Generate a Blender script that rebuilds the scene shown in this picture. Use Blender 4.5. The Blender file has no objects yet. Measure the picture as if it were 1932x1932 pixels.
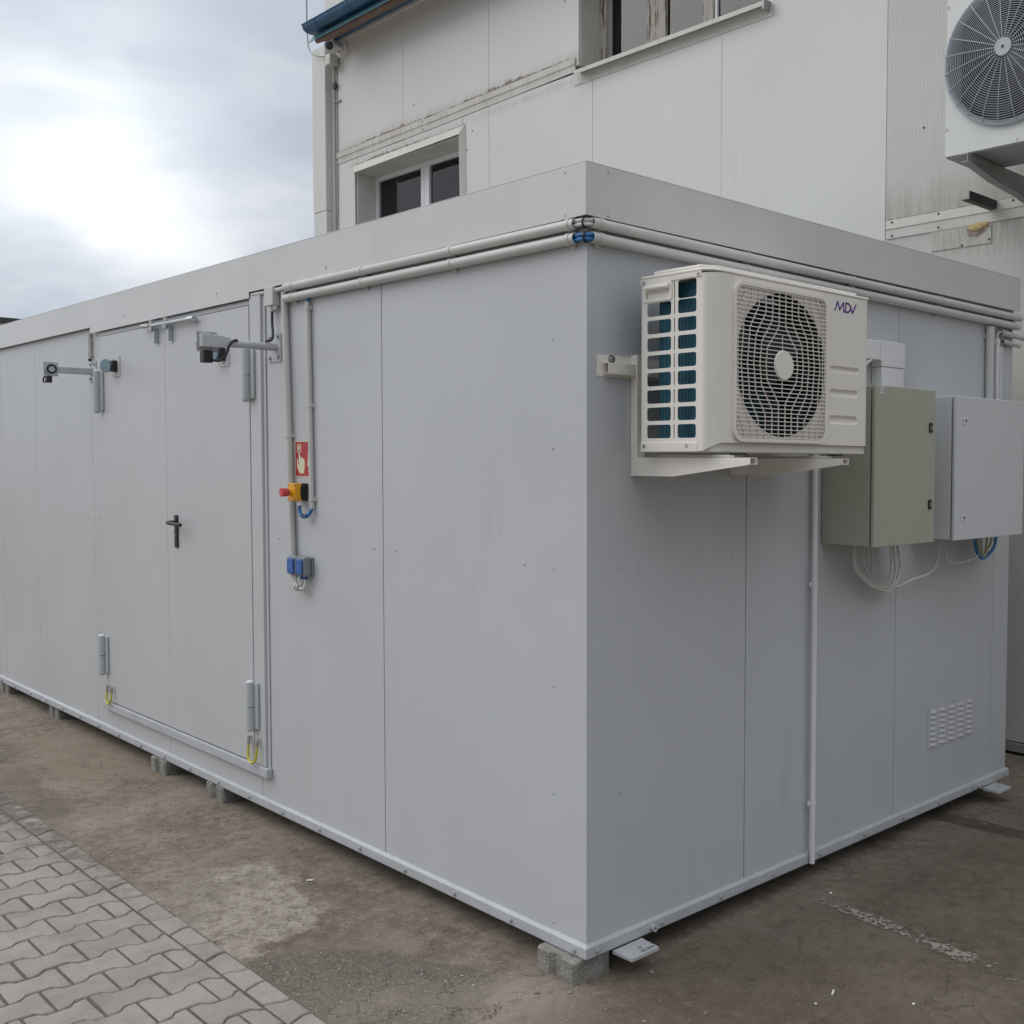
import bpy, math, random
from mathutils import Vector, Matrix
random.seed(7)
S = bpy.context.scene
COL = S.collection
R = math.radians
# ------------------------------------------------------------------ camera
cd = bpy.data.cameras.new('camera'); cam = bpy.data.objects.new('camera', cd); COL.objects.link(cam); S.camera = cam
dv = Vector((-0.68601817, 0.72616781, -0.04538053)); rv = Vector((0.72676663, 0.68686928, 0.00456698)); uv = Vector((0.03448689, 0.02984802, 0.99895933))
uv = rv.cross(dv)
m = Matrix((rv, uv, -dv)).transposed().to_4x4(); m.translation = Vector((2.85755, -2.5354, 1.85679)); cam.matrix_world = m
cd.sensor_fit = 'HORIZONTAL'; cd.sensor_width = 36.0; cd.lens = 2052.13 / 1932 * 36.0
cd.shift_x = -322.0 / 1932; cd.clip_start = 0.05; cd.clip_end = 2000
S.render.resolution_x = 1024; S.render.resolution_y = 1024
S.view_settings.view_transform = 'Standard'; S.view_settings.look = 'None'; S.view_settings.gamma = 1
S.view_settings.exposure = 0.16
# ------------------------------------------------------------------ node helper
class X:
    """tiny expression wrapper round shader sockets"""
    def __init__(s, t, k): s.t = t; s.k = k
    def _m(s, op, o, rev=False, o2=None):
        n = s.t.nodes.new('ShaderNodeMath'); n.operation = op
        a, b = (o, s) if rev else (s, o)
        for i, v in enumerate((a, b, o2)):
            if v is None: continue
            if isinstance(v, X): s.t.links.new(v.k, n.inputs[i])
            else: n.inputs[i].default_value = v
        return X(s.t, n.outputs[0])
    def __add__(s, o): return s._m('ADD', o)
    def __radd__(s, o): return s._m('ADD', o)
    def __sub__(s, o): return s._m('SUBTRACT', o)
    def __rsub__(s, o): return s._m('SUBTRACT', o, True)
    def __mul__(s, o): return s._m('MULTIPLY', o)
    def __rmul__(s, o): return s._m('MULTIPLY', o)
    def __truediv__(s, o): return s._m('DIVIDE', o)
    def min(s, o): return s._m('MINIMUM', o)
    def max(s, o): return s._m('MAXIMUM', o)
    def pow(s, o): return s._m('POWER', o)
    def abs(s): return s._m('ABSOLUTE', 0.0)
    def frac(s): return s._m('FRACT', 0.0)
    def step(s, lo, hi, a=0.0, b=1.0):
        n = s.t.nodes.new('ShaderNodeMapRange'); n.interpolation_type = 'SMOOTHSTEP'
        s.t.links.new(s.k, n.inputs[0])
        for i, v in enumerate((lo, hi, a, b)): n.inputs[i + 1].default_value = v
        return X(s.t, n.outputs[0])
def coords(t, kind='Object'):
    tc = t.nodes.new('ShaderNodeTexCoord'); sp = t.nodes.new('ShaderNodeSeparateXYZ')
    t.links.new(tc.outputs[kind], sp.inputs[0])
    return [X(t, sp.outputs[i]) for i in range(3)], X(t, tc.outputs[kind])
def world_pos(t):
    g = t.nodes.new('ShaderNodeNewGeometry'); sp = t.nodes.new('ShaderNodeSeparateXYZ')
    t.links.new(g.outputs['Position'], sp.inputs[0])
    return [X(t, sp.outputs[i]) for i in range(3)], X(t, g.outputs['Position'])
def vec(t, x, y, z):
    n = t.nodes.new('ShaderNodeCombineXYZ')
    for i, v in enumerate((x, y, z)):
        if isinstance(v, X): t.links.new(v.k, n.inputs[i])
        else: n.inputs[i].default_value = v
    return X(t, n.outputs[0])
def noise(t, v, scale, detail=4, rough=.55, out=0):
    n = t.nodes.new('ShaderNodeTexNoise'); n.inputs['Scale'].default_value = scale
    n.inputs['Detail'].default_value = detail; n.inputs['Roughness'].default_value = rough
    t.links.new(v.k, n.inputs['Vector']); return X(t, n.outputs[out])
def voro(t, v, scale, feature='F1', rnd=1.0):
    n = t.nodes.new('ShaderNodeTexVoronoi'); n.feature = feature; n.inputs['Scale'].default_value = scale
    n.inputs['Randomness'].default_value = rnd
    t.links.new(v.k, n.inputs['Vector']); return X(t, n.outputs['Distance'])
def mix(t, f, a, b, blend='MIX'):
    n = t.nodes.new('ShaderNodeMix'); n.data_type = 'RGBA'; n.blend_type = blend
    for idx, v in ((0, f), (6, a), (7, b)):
        if isinstance(v, X): t.links.new(v.k, n.inputs[idx])
        elif idx == 0: n.inputs[0].default_value = v
        else: n.inputs[idx].default_value = (*v, 1)
    return X(t, n.outputs[2])
# ------------------------------------------------------------------ world: overcast sky over a Nishita sky
ZEN = .85
SUN = Vector((-0.62, -0.58, 0.62)).normalized()
W = bpy.data.worlds.new('World'); S.world = W; W.use_nodes = True
t = W.node_tree; t.nodes.clear()
out = t.nodes.new('ShaderNodeOutputWorld'); bg = t.nodes.new('ShaderNodeBackground'); t.links.new(bg.outputs[0], out.inputs[0])
sky = t.nodes.new('ShaderNodeTexSky'); sky.sky_type = 'NISHITA'; sky.sun_disc = False
sky.sun_elevation = math.asin(SUN.z); sky.sun_rotation = math.atan2(SUN.x, SUN.y)
(gx, gy, gz), gv = coords(t, 'Generated')
den = gz.max(0.0) + 0.20
px_, py_ = gx / den, gy / den
pv = vec(t, px_, py_, 0.0)
n1 = noise(t, pv, 1.25, 6, .52); n2 = noise(t, vec(t, px_ * 1.0 + 3.3, py_ * 1.6 + 1.7, gz * 2.0), 2.1, 5, .5)
n3 = noise(t, vec(t, gx * 1.0 + 5.1, gy * 1.0, gz * 2.6), 2.6, 4, .55)
cl = (n1 * .30 + n2 * .32 + n3 * .38).step(.36, .63)
n4 = noise(t, vec(t, gx * 1.6 + 1.2, gy * 1.6 + gz * 1.4, gz * 4.5 + gx), 1.9, 5, .5)
def glow(dx, dy, dz, p):
    l = math.sqrt(dx * dx + dy * dy + dz * dz)
    return ((gx * (dx / l) + gy * (dy / l) + gz * (dz / l)).max(0.0)).pow(p)
g1 = glow(-0.925, 0.300, 0.245, 240.0) * (n3.step(.36, .60) * .7 + .45)
g2 = glow(-0.93, 0.25, 0.26, 26.0)
lum = g1 * .60 + g2 * .05
zen = gz.step(.33, .95) * ZEN
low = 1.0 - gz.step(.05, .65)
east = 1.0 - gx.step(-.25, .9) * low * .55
base = mix(t, cl, (.375, .43, .515), (.70, .71, .74))
base = mix(t, n4.step(.42, .60) * .65, base, (.385, .44, .525))
lumc = vec(t, lum + zen, lum + zen * .99, lum * .98 + zen * .97)
add = mix(t, 1.0, base, lumc, 'ADD')
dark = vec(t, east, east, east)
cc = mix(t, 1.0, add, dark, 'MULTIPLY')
sc = mix(t, 1.0, cc, (10., 10., 10.), 'MULTIPLY')
skyx = X(t, sky.outputs[0])
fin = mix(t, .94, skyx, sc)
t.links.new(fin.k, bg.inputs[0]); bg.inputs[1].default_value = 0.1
sl = bpy.data.lights.new('sun', 'SUN'); so = bpy.data.objects.new('sun', sl); COL.objects.link(so)
sl.energy = 0.75; sl.angle = R(35); sl.color = (1, .965, .92); so.rotation_euler = SUN.to_track_quat('Z', 'Y').to_euler()
# ------------------------------------------------------------------ materials
MATS = {}
def mat(name, col, rough=.5, metal=0.0, var=.04, vs=6.0, dirt=0.0, dirtcol=(.12, .10, .08), streak=0.0, bump=0.0, bs=60.0,
        rib=0.0, ribaxis='x', ribp=.05, spec=.5, coat=0.0, tiny=0.0):
    ma = bpy.data.materials.new(name); ma.use_nodes = True; t = ma.node_tree
    b = t.nodes['Principled BSDF']; b.inputs['Roughness'].default_value = rough; b.inputs['Metallic'].default_value = metal
    b.inputs['Specular IOR Level'].default_value = spec
    b.inputs['Coat Weight'].default_value = coat
    (x, y, z), p = world_pos(t)
    nn = noise(t, p, vs, 5, .6)
    c = mix(t, nn.step(.3, .7), tuple(v * (1 - var) for v in col), tuple(min(1, v * (1 + var)) for v in col))
    if streak:
        s = noise(t, vec(t, x * 28.0, y * 28.0, z * .9), 1.0, 4, .6) * noise(t, p, 1.3, 3)
        c = mix(t, s.step(.28, .46) * streak, c, dirtcol)
    if dirt:
        d = noise(t, p, 9.0, 8, .7).step(.52, .72) * dirt
        c = mix(t, d, c, dirtcol)
    if tiny:
        d = noise(t, p, 240.0, 2, .6).step(.66, .76) * tiny
        c = mix(t, d, c, dirtcol)
    t.links.new(c.k, b.inputs['Base Color'])
    rr = nn.step(.2, .8, rough * .88, min(1, rough * 1.12)); t.links.new(rr.k, b.inputs['Roughness'])
    if bump or rib:
        bn = t.nodes.new('ShaderNodeBump'); h = noise(t, p, bs, 3) * bump if bump else None
        if rib:
            q = (x if ribaxis == 'x' else y) * (1.0 / ribp)
            w = q.frac() - .5
            w = w.abs().step(.40, .5) * rib
            h = w if h is None else h + w
        bn.inputs['Distance'].default_value = 0.01; bn.inputs['Strength'].default_value = 1.0
        t.links.new(h.k, bn.inputs['Height']); t.links.new(bn.outputs[0], b.inputs['Normal'])
    MATS[name] = ma; return ma
M_panel = mat('grey_panel_long', (.518, .532, .546), .33, var=.035, vs=.7, streak=.20, dirtcol=(.40, .405, .40), rib=.035, ribaxis='x', ribp=.0485, bump=.16, bs=3.0, spec=.45)
M_panelx = mat('grey_panel_short', (.52, .537, .553), .33, var=.035, vs=.7, streak=.20, dirtcol=(.40, .405, .40), rib=.035, ribaxis='y', ribp=.0485, bump=.16, bs=3.0, spec=.45)
M_trim = mat('grey_trim', (.53, .54, .545), .30, var=.03, vs=2, streak=.10, dirtcol=(.42, .41, .39), bump=.06, bs=8)
M_par = mat('parapet_sheet', (.61, .615, .61), .24, var=.03, vs=2, streak=.14, dirtcol=(.46, .45, .42), bump=.05, bs=6)
M_rail = mat('grey_rail_paint', (.47, .485, .505), .45, var=.05, vs=12, dirt=.25, dirtcol=(.36, .35, .33), bump=.25, bs=120)
M_door = mat('grey_door_paint', (.52, .53, .54), .32, var=.03, vs=.7, streak=.12, dirtcol=(.42, .42, .41), bump=.16, bs=2.6)
M_hinge = mat('grey_plastic', (.46, .49, .49), .45, var=.04)
M_gap = mat('dark_gap', (.03, .03, .032), .8)
M_rub = mat('black_plastic', (.015, .015, .017), .45)
M_blk = mat('black_enamel', (.012, .012, .014), .30)
M_zinc = mat('zinc_plated', (.55, .58, .60), .32, metal=.85, var=.12, vs=40)
M_bolt = mat('painted_bolt', (.50, .52, .53), .35, metal=.3, var=.1, vs=90)
M_steel = mat('bare_steel', (.50, .50, .50), .3, metal=.9, var=.15, vs=60)
M_pvc = mat('grey_pvc', (.56, .56, .54), .38, var=.04, vs=5, dirt=.10, dirtcol=(.40, .39, .36), bump=.02)
M_pvcw = mat('white_pvc', (.74, .74, .76), .35, var=.02)
M_cablew = mat('white_cable', (.62, .60, .56), .45, var=.05)
M_cableb = mat('blue_cable', (.03, .17, .42), .45, var=.1, vs=30)
M_cabley = mat('yellow_green_cable', (.55, .50, .05), .45, var=.2, vs=80)
M_cablek = mat('black_cable', (.02, .02, .022), .4)
M_cream = mat('cream_enamel', (.80, .765, .705), .33, var=.02, vs=3, bump=.03, bs=10)
M_wire = mat('cream_wire', (.78, .745, .685), .4)
M_coil = mat('teal_coil', (.02, .105, .15), .5, var=.25, vs=18)
M_disc = mat('blue_zinc', (.20, .27, .31), .3, metal=.3, var=.12, vs=40)
M_fan = mat('dark_fan', (.03, .032, .035), .5)
M_red = mat('red_button', (.55, .06, .05), .4, var=.05)
M_yel = mat('yellow_box', (.75, .36, .01), .4, var=.05)
M_signr = mat('sign_red', (.42, .025, .03), .35, var=.04)
M_signw = mat('sign_cream', (.68, .66, .47), .4)
M_blue = mat('switch_blue', (.035, .11, .38), .4, var=.05)
M_sgrey = mat('switch_grey', (.21, .235, .25), .5)
M_green = mat('khaki_cabinet', (.395, .40, .325), .42, var=.02, vs=30, bump=.05, bs=300)
M_lgrey = mat('light_grey_cabinet', (.61, .625, .64), .45, var=.02, vs=30, bump=.06, bs=300)
M_purple = mat('logo_purple', (.09, .03, .30), .4)
M_conc = mat('concrete_block', (.25, .24, .215), .9, var=.22, vs=22, dirt=.5, dirtcol=(.15, .14, .12), bump=1.0, bs=70, tiny=.5)
M_wall = mat('white_cladding', (.63, .635, .61), .45, var=.04, vs=.6, streak=.16, dirtcol=(.45, .44, .39), rib=.035, ribaxis='x', ribp=.05, bump=.04, bs=6)
M_wallr = mat('ribbed_cladding', (.54, .535, .50), .5, var=.05, vs=.8, streak=.20, dirtcol=(.40, .39, .35), rib=.10, ribaxis='x', ribp=.028, bump=.04, bs=6)
M_wtrim = mat('white_flashing', (.60, .60, .55), .5, var=.06, vs=3, streak=.5, dirtcol=(.40, .385, .34), dirt=.15)
M_grime = mat('brown_sealant', (.30, .24, .21), .9, var=.4, vs=20)
M_gut = mat('blue_gutter', (.03, .12, .235), .4, var=.25, vs=8, dirt=.5, dirtcol=(.10, .09, .09))
M_gutl = mat('light_blue_flashing', (.15, .30, .36), .4, var=.1, vs=8, dirt=.2)
M_board = mat('stained_board', (.22, .16, .13), .85, var=.35, vs=5, dirt=.7, dirtcol=(.08, .055, .04))
M_wood = mat('peeling_white_wood', (.50, .46, .40), .8, var=.08, vs=12, dirt=.0, streak=.0, bump=.6, bs=60)
M_dkst = mat('dark_steel', (.03, .027, .028), .5, var=.2, vs=20)
M_galv = mat('galvanised', (.33, .34, .33), .45, metal=.4, var=.1, vs=10)
M_curt = mat('net_curtain', (.10, .095, .11), .9, var=.35, vs=6)
M_curt2 = mat('pale_curtain', (.66, .74, .92), .8, var=.1, vs=3)
M_core = mat('grey_backing', (.16, .155, .14), .9)
M_dark = mat('dark_room', (.02, .02, .022), .9)
M_foam = mat('yellow_foam', (.55, .42, .22), .9, var=.2, vs=40, bump=1, bs=90)
M_paper = mat('white_label', (.75, .75, .74), .5)
M_roof = mat('grey_roof_sheet', (.45, .46, .47), .5)
M_far = mat('far_roof', (.05, .055, .065), .7)
def wood_peel():
    t = M_wood.node_tree; b = t.nodes['Principled BSDF']; (x, y, z), p = world_pos(t)
    n = noise(t, vec(t, x * 34.0, y * 34.0, z * 4.0), 1.0, 6, .7)
    c = mix(t, n.step(.52, .60), (.50, .47, .42), (.13, .075, .05)); t.links.new(c.k, b.inputs['Base Color'])
wood_peel()
def ledge_stain(ma, zl, h, x0, x1, col, amt):
    # dirt that has washed up and down from a flashing
    t = ma.node_tree; b = t.nodes['Principled BSDF']; (x, y, z), p = world_pos(t); src = b.inputs['Base Color'].links[0].from_socket
    n = noise(t, vec(t, x * 22.0, y * 3.0, z * 2.5), 1.0, 6, .65) + noise(t, p, 2.2, 3) * .35
    zz = z - (x + 8.75) * .0125 if zl > 5 else z * 1.0
    m = (1.0 - (zz - zl).abs().step(.0, h)) * n.step(.42, .85) * x.step(x0 - .05, x0) * (1.0 - x.step(x1, x1 + .1)) * amt
    c = mix(t, m, X(t, src), col); t.links.new(c.k, b.inputs['Base Color'])
ledge_stain(M_wall, 5.395, .11, -8.8, -4.6, (.40, .375, .34), .6); ledge_stain(M_wall, 5.20, .07, -8.5, -4.6, (.42, .40, .36), .5)
ledge_stain(M_wallr, 3.545, .30, -1.35, 1.2, (.31, .295, .25), .7); ledge_stain(M_wallr, 3.34, .22, -.95, .6, (.34, .32, .27), .7); ledge_stain(M_wtrim, 5.34, .09, -8.8, -4.6, (.38, .35, .31), .6)
def glass_mat(name, tint, refl=.5):
    ma = bpy.data.materials.new(name); ma.use_nodes = True; t = ma.node_tree; t.nodes.clear()
    o = t.nodes.new('ShaderNodeOutputMaterial'); mx = t.nodes.new('ShaderNodeMixShader')
    tr = t.nodes.new('ShaderNodeBsdfTransparent'); tr.inputs[0].default_value = (*tint, 1)
    gl = t.nodes.new('ShaderNodeBsdfGlossy'); gl.inputs['Roughness'].default_value = .03; gl.inputs[0].default_value = (1, 1, 1, 1)
    fr = t.nodes.new('ShaderNodeFresnel'); fr.inputs[0].default_value = 1.52
    t.links.new(fr.outputs[0], mx.inputs[0]); t.links.new(tr.outputs[0], mx.inputs[1]); t.links.new(gl.outputs[0], mx.inputs[2])
    t.links.new(mx.outputs[0], o.inputs[0]); return ma
M_glass = glass_mat('window_glass', (.72, .74, .76))

# ------------------------------------------------------------------ mesh builder
LOC = {}
class MB:
    def __init__(s): s.v = []; s.f = []; s.sm = []
    def add(s, vs, fs, smooth=False):
        o = len(s.v); s.v += [tuple(v) for v in vs]; s.f += [tuple(i + o for i in f) for f in fs]; s.sm += [smooth] * len(fs); return s
    def box(s, x0, x1, y0, y1, z0, z1):
        if x0 > x1: x0, x1 = x1, x0
        if y0 > y1: y0, y1 = y1, y0
        if z0 > z1: z0, z1 = z1, z0
        return s.add([(x0, y0, z0), (x1, y0, z0), (x1, y1, z0), (x0, y1, z0), (x0, y0, z1), (x1, y0, z1), (x1, y1, z1), (x0, y1, z1)],
                     [(0, 3, 2, 1), (4, 5, 6, 7), (0, 1, 5, 4), (1, 2, 6, 5), (2, 3, 7, 6), (3, 0, 4, 7)])
    def cyl(s, a, b, r, n=14, r2=None, caps=True):
        a = Vector(a); b = Vector(b); d = (b - a).normalized(); u = d.orthogonal().normalized(); w = d.cross(u)
        r2 = r if r2 is None else r2; vs = []
        for c, rr in ((a, r), (b, r2)):
            for i in range(n):
                q = 2 * math.pi * i / n; vs.append(c + u * (math.cos(q) * rr) + w * (math.sin(q) * rr))
        s.add(vs, [(i, (i + 1) % n, n + (i + 1) % n, n + i) for i in range(n)], True)
        if caps: s.add(vs[:n], [tuple(range(n))[::-1]]); s.add(vs[n:], [tuple(range(n))])
        return s
    def hollow(s, a, b, r, ri, n=18):
        a = Vector(a); b = Vector(b); d = (b - a).normalized(); u = d.orthogonal().normalized(); w = d.cross(u); vs = []
        for c, rr in ((a, r), (b, r), (b, ri), (a, ri)):
            for i in range(n):
                q = 2 * math.pi * i / n; vs.append(c + u * (math.cos(q) * rr) + w * (math.sin(q) * rr))
        for k in range(4):
            k2 = (k + 1) % 4; A = vs[k * n:(k + 1) * n] + vs[k2 * n:(k2 + 1) * n]
            s.add(A, [(i, (i + 1) % n, n + (i + 1) % n, n + i) for i in range(n)], k in (0, 2))
        return s
    def tube(s, pts, r, n=8, sub=5, caps=True):
        P = [Vector(p) for p in pts]
        if sub > 1 and len(P) > 2:
            Q = []
            for i in range(len(P) - 1):
                p0 = P[max(i - 1, 0)]; p1 = P[i]; p2 = P[i + 1]; p3 = P[min(i + 2, len(P) - 1)]
                for k in range(sub):
                    q = k / sub; Q.append(.5 * ((2 * p1) + (p2 - p0) * q + (2 * p0 - 5 * p1 + 4 * p2 - p3) * q * q + (3 * p1 - p0 - 3 * p2 + p3) * q ** 3))
            Q.append(P[-1]); P = Q
        d0 = (P[1] - P[0]).normalized(); u = d0.orthogonal().normalized(); vs = []
        for i, p in enumerate(P):
            d = (P[min(i + 1, len(P) - 1)] - P[max(i - 1, 0)]).normalized()
            u = (u - d * u.dot(d)).normalized(); w = d.cross(u)
            for k in range(n):
                q = 2 * math.pi * k / n; vs.append(p + u * (math.cos(q) * r) + w * (math.sin(q) * r))
        fs = []
        for i in range(len(P) - 1):
            for k in range(n): fs.append((i * n + k, i * n + (k + 1) % n, (i + 1) * n + (k + 1) % n, (i + 1) * n + k))
        s.add(vs, fs, True)
        if caps: s.add(vs[:n], [tuple(range(n))[::-1]]); s.add(vs[-n:], [tuple(range(n))])
        return s
    def prism(s, poly, o, u, v, depth):
        """polygon (2D) in plane o,u,v extruded along depth vector"""
        o, u, v, dd = Vector(o), Vector(u), Vector(v), Vector(depth); n = len(poly)
        a = [o + u * p[0] + v * p[1] for p in poly]; b = [q + dd for q in a]
        s.add(a + b, [tuple(range(n))[::-1], tuple(range(n, 2 * n))] + [(i, (i + 1) % n, n + (i + 1) % n, n + i) for i in range(n)])
        return s
    def plate(s, outer, holes, o, u, v, th):
        """flat plate with holes; th extrudes along u x v"""
        cu = bpy.data.curves.new('tmp', 'CURVE'); cu.dimensions = '2D'; cu.fill_mode = 'BOTH'; cu.extrude = th / 2
        for poly in [outer] + holes:
            sp = cu.splines.new('POLY'); sp.points.add(len(poly) - 1); sp.use_cyclic_u = True
            for i, p in enumerate(poly): sp.points[i].co = (p[0], p[1], 0, 1)
        ob = bpy.data.objects.new('tmp', cu); COL.objects.link(ob)
        dg = bpy.context.evaluated_depsgraph_get(); me = bpy.data.meshes.new_from_object(ob.evaluated_get(dg))
        o, u, v = Vector(o), Vector(u), Vector(v); w = u.cross(v)
        s.add([o + u * q.co.x + v * q.co.y + w * (q.co.z + th / 2) for q in me.vertices], [tuple(f.vertices) for f in me.polygons])
        bpy.data.objects.remove(ob); bpy.data.meshes.remove(me); bpy.data.curves.remove(cu); return s
    def sphere(s, c, r, n=12, m=8, sc=(1, 1, 1)):
        vs = []; fs = []
        for j in range(m + 1):
            th = math.pi * j / m
            for i in range(n):
                q = 2 * math.pi * i / n; vs.append((c[0] + r * sc[0] * math.sin(th) * math.cos(q), c[1] + r * sc[1] * math.sin(th) * math.sin(q), c[2] + r * sc[2] * math.cos(th)))
        for j in range(m):
            for i in range(n): fs.append((j * n + i, (j + 1) * n + i, (j + 1) * n + (i + 1) % n, j * n + (i + 1) % n))
        return s.add(vs, fs, True)
    def build(s, name, ma, parent=None, bevel=0.0, loc=None, seg=2):
        pl = LOC.get(parent.name, Vector((0, 0, 0))) if parent else Vector((0, 0, 0))
        L = Vector(loc) if loc else Vector((0, 0, 0)) if not parent else pl
        me = bpy.data.meshes.new(name); me.from_pydata([tuple(Vector(v) - L) for v in s.v], [], s.f)
        me.polygons.foreach_set('use_smooth', s.sm); me.materials.append(ma); me.validate(); me.update()
        o = bpy.data.objects.new(name, me); COL.objects.link(o)
        if parent: o.parent = parent
        o.location = L - pl; LOC[o.name] = L
        if bevel:
            b = o.modifiers.new('bevel', 'BEVEL'); b.width = bevel; b.segments = seg; b.limit_method = 'ANGLE'; b.angle_limit = R(40)
            b.harden_normals = False
            b2 = o.modifiers.new('wn', 'WEIGHTED_NORMAL'); b2.keep_sharp = True
            me.polygons.foreach_set('use_smooth', [True] * len(me.polygons))
        return o
def B(*a): return MB().box(*a)
def tag(o, label=None, cat=None, group=None, kind=None):
    if label: o['label'] = label
    if cat: o['category'] = cat
    if group: o['group'] = group
    if kind: o['kind'] = kind
    return o
def thing(name, loc, label, cat, group=None):
    o = bpy.data.objects.new(name, None); o.location = loc; o.empty_display_size = .1; COL.objects.link(o); LOC[o.name] = Vector(loc)
    return tag(o, label, cat, group)
def dup(src, pos, parent=None):
    """copy a part (sharing mesh) so that its origin sits at world pos"""
    c = src.copy(); COL.objects.link(c); par = parent or src.parent; c.parent = par
    c.location = Vector(pos) - (LOC.get(par.name, Vector((0, 0, 0))) if par else Vector((0, 0, 0))); LOC[c.name] = Vector(pos); return c
def rrect(x0, x1, z0, z1, r, n=4):
    P = []
    for cx, cz, a0 in ((x1 - r, z1 - r, 0), (x0 + r, z1 - r, 90), (x0 + r, z0 + r, 180), (x1 - r, z0 + r, 270)):
        for k in range(n + 1):
            q = R(a0 + 90 * k / n); P.append((cx + r * math.cos(q), cz + r * math.sin(q)))
    return P
def circ(cx, cz, r, n=48): return [(cx + r * math.cos(2 * math.pi * k / n), cz + r * math.sin(2 * math.pi * k / n)) for k in range(n)]
def hexbolt(c, d, r=.008, h=.006, wr=.011):
    c = Vector(c); d = Vector(d); mb = MB(); mb.cyl(c, c + d * .002, wr, 12); mb.cyl(c + d * .002, c + d * (.002 + h), r, 6); return mb
def rivet(c, d, r=.006):
    c = Vector(c); d = Vector(d); mb = MB(); mb.cyl(c, c + d * .0015, r, 10, r * .9); mb.cyl(c + d * .0015, c + d * .0035, r * .5, 8, r * .35); return mb

# ------------------------------------------------------------------ ground
def hp(t, x, y, pts):
    """signed inside-distance of a convex polygon (counter-clockwise points)"""
    cx = sum(p[0] for p in pts) / len(pts); cy = sum(p[1] for p in pts) / len(pts); r = None
    for i in range(len(pts)):
        a = pts[i]; b = pts[(i + 1) % len(pts)]; nx, ny = -(b[1] - a[1]), b[0] - a[0]; l = math.hypot(nx, ny); nx /= l; ny /= l
        if nx * (cx - a[0]) + ny * (cy - a[1]) < 0: nx, ny = -nx, -ny
        d = x * nx + y * ny - (nx * a[0] + ny * a[1]); r = d if r is None else r.min(d)
    return r
gm = bpy.data.materials.new('worn_concrete_ground'); gm.use_nodes = True; t = gm.node_tree; b = t.nodes['Principled BSDF']
(x, y, z), p = world_pos(t)
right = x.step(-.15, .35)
nA = noise(t, p, 1.1, 8, .62); nB = noise(t, p, 6.0, 8, .65); nC = noise(t, p, 60.0, 6, .7); nD = noise(t, p, 260.0, 3, .7); nE = noise(t, p, 2.6, 6, .6); nF0 = noise(t, p, 9.0, 5, .65)
wob = (nE - .5) * .42 + (nF0 - .5) * .22 + (nC - .5) * .07
c = mix(t, nA.step(.36, .62), (.150, .128, .104), (.290, .256, .214))
c = mix(t, nB.step(.42, .68) * .6, c, (.115, .090, .068))
nF = noise(t, p, 16.0, 7, .7); c = mix(t, nF.step(.50, .64) * .55, c, (.32, .285, .24)); c = mix(t, nF.step(.47, .36) * .55, c, (.085, .068, .052))
lp = (hp(t, x, y, [(-1.93, -.80), (-2.08, -.50), (-1.96, -.23), (-1.37, -.32), (-1.13, -.42), (-1.05, -.74), (-1.14, -.80)]) + wob * .9).step(-.03, .035)
c = mix(t, lp * (nF.step(.36, .58) * .60 + .30), c, mix(t, nC.step(.3, .7), (.32, .295, .265), (.44, .41, .37)))
lq = (hp(t, x, y, [(-1.10, -.37), (-.96, -.25), (-.72, -.18), (-.62, -.30), (-.78, -.40)]) + wob * .6).step(-.02, .05)
c = mix(t, lq * .5, c, (.27, .24, .21))
lu = (hp(t, x, y, [(-5.3, -.42), (-4.15, -.52), (-3.75, -.36), (-3.7, -.1), (-4.1, .3), (-5.5, .3)]) + wob * .9).step(-.03, .06)
c = mix(t, lu * .6, c, (.255, .21, .165))
ggm = (hp(t, x, y, [(-1.02, -.70), (-.92, -.50), (-.58, -.27), (-.29, -.15), (-.20, -.25), (-.02, -.42), (.4, -.8), (1.2, -3), (-1, -3)]) + wob * .5).step(-.01, .03)
c = mix(t, ggm * .8, c, mix(t, nC.step(.35, .65), (.085, .077, .068), (.175, .158, .138)))
gd = (hp(t, x, y, [(-5.2, -.9), (-4.9, -.5), (-3.9, -.47), (-3.4, -.62), (-2.5, -.72), (-2.2, -.9)]) + wob * .5).step(-.02, .05)
c = mix(t, gd * .6, c, (.12, .105, .09))
# joint between two concrete slabs right of the container, and a wet streak
sl2 = (y - .76 + wob * .25)
c = mix(t, (x.step(-.1, .1) * (1.0 - sl2.abs().step(.0, .10))) * .35, c, (.26, .235, .205))
c = mix(t, x.step(.0, .1) * (1.0 - sl2.step(-.05, .02)) * .22, c, (.10, .075, .055))
wet = (hp(t, x, y, [(-.6, 2.44), (-.6, 2.62), (.39, 2.61), (1.5, 2.62), (1.5, 2.45), (.27, 2.455), (.016, 2.435)]) + wob * .25).step(-.01, .02)
c = mix(t, wet * .92, c, (.045, .037, .03))
# pale grit and dark specks
vf = voro(t, p, 55.0); sz = noise(t, p, 23.0, 2).step(.50, .72)
c = mix(t, (1.0 - vf.step(.14, .26)) * sz * .9, c, (.46, .43, .38))
vg = voro(t, p, 120.0); c = mix(t, (1.0 - vg.step(.10, .24)) * noise(t, p, 9.0, 2).step(.42, .6) * .55, c, (.33, .30, .26))
vh = voro(t, vec(t, x + 3.1, y + 1.7, z), 34.0); c = mix(t, (1.0 - vh.step(.07, .18)) * .6, c, (.055, .045, .038))
c = mix(t, nD.step(.40, .62) * .45, c, (.09, .078, .066))
vk = voro(t, vec(t, x + 7.7, y - 2.2, z), 150.0); sk = noise(t, p, 30.0, 2).step(.38, .62)
c = mix(t, (1.0 - vk.step(.16, .34)) * sk * .55, c, (.40, .36, .31))
vl = voro(t, vec(t, x - 4.7, y + 5.2, z), 105.0)
c = mix(t, (1.0 - vl.step(.12, .30)) * (1.0 - sk) * .75, c, (.055, .046, .038))
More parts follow.
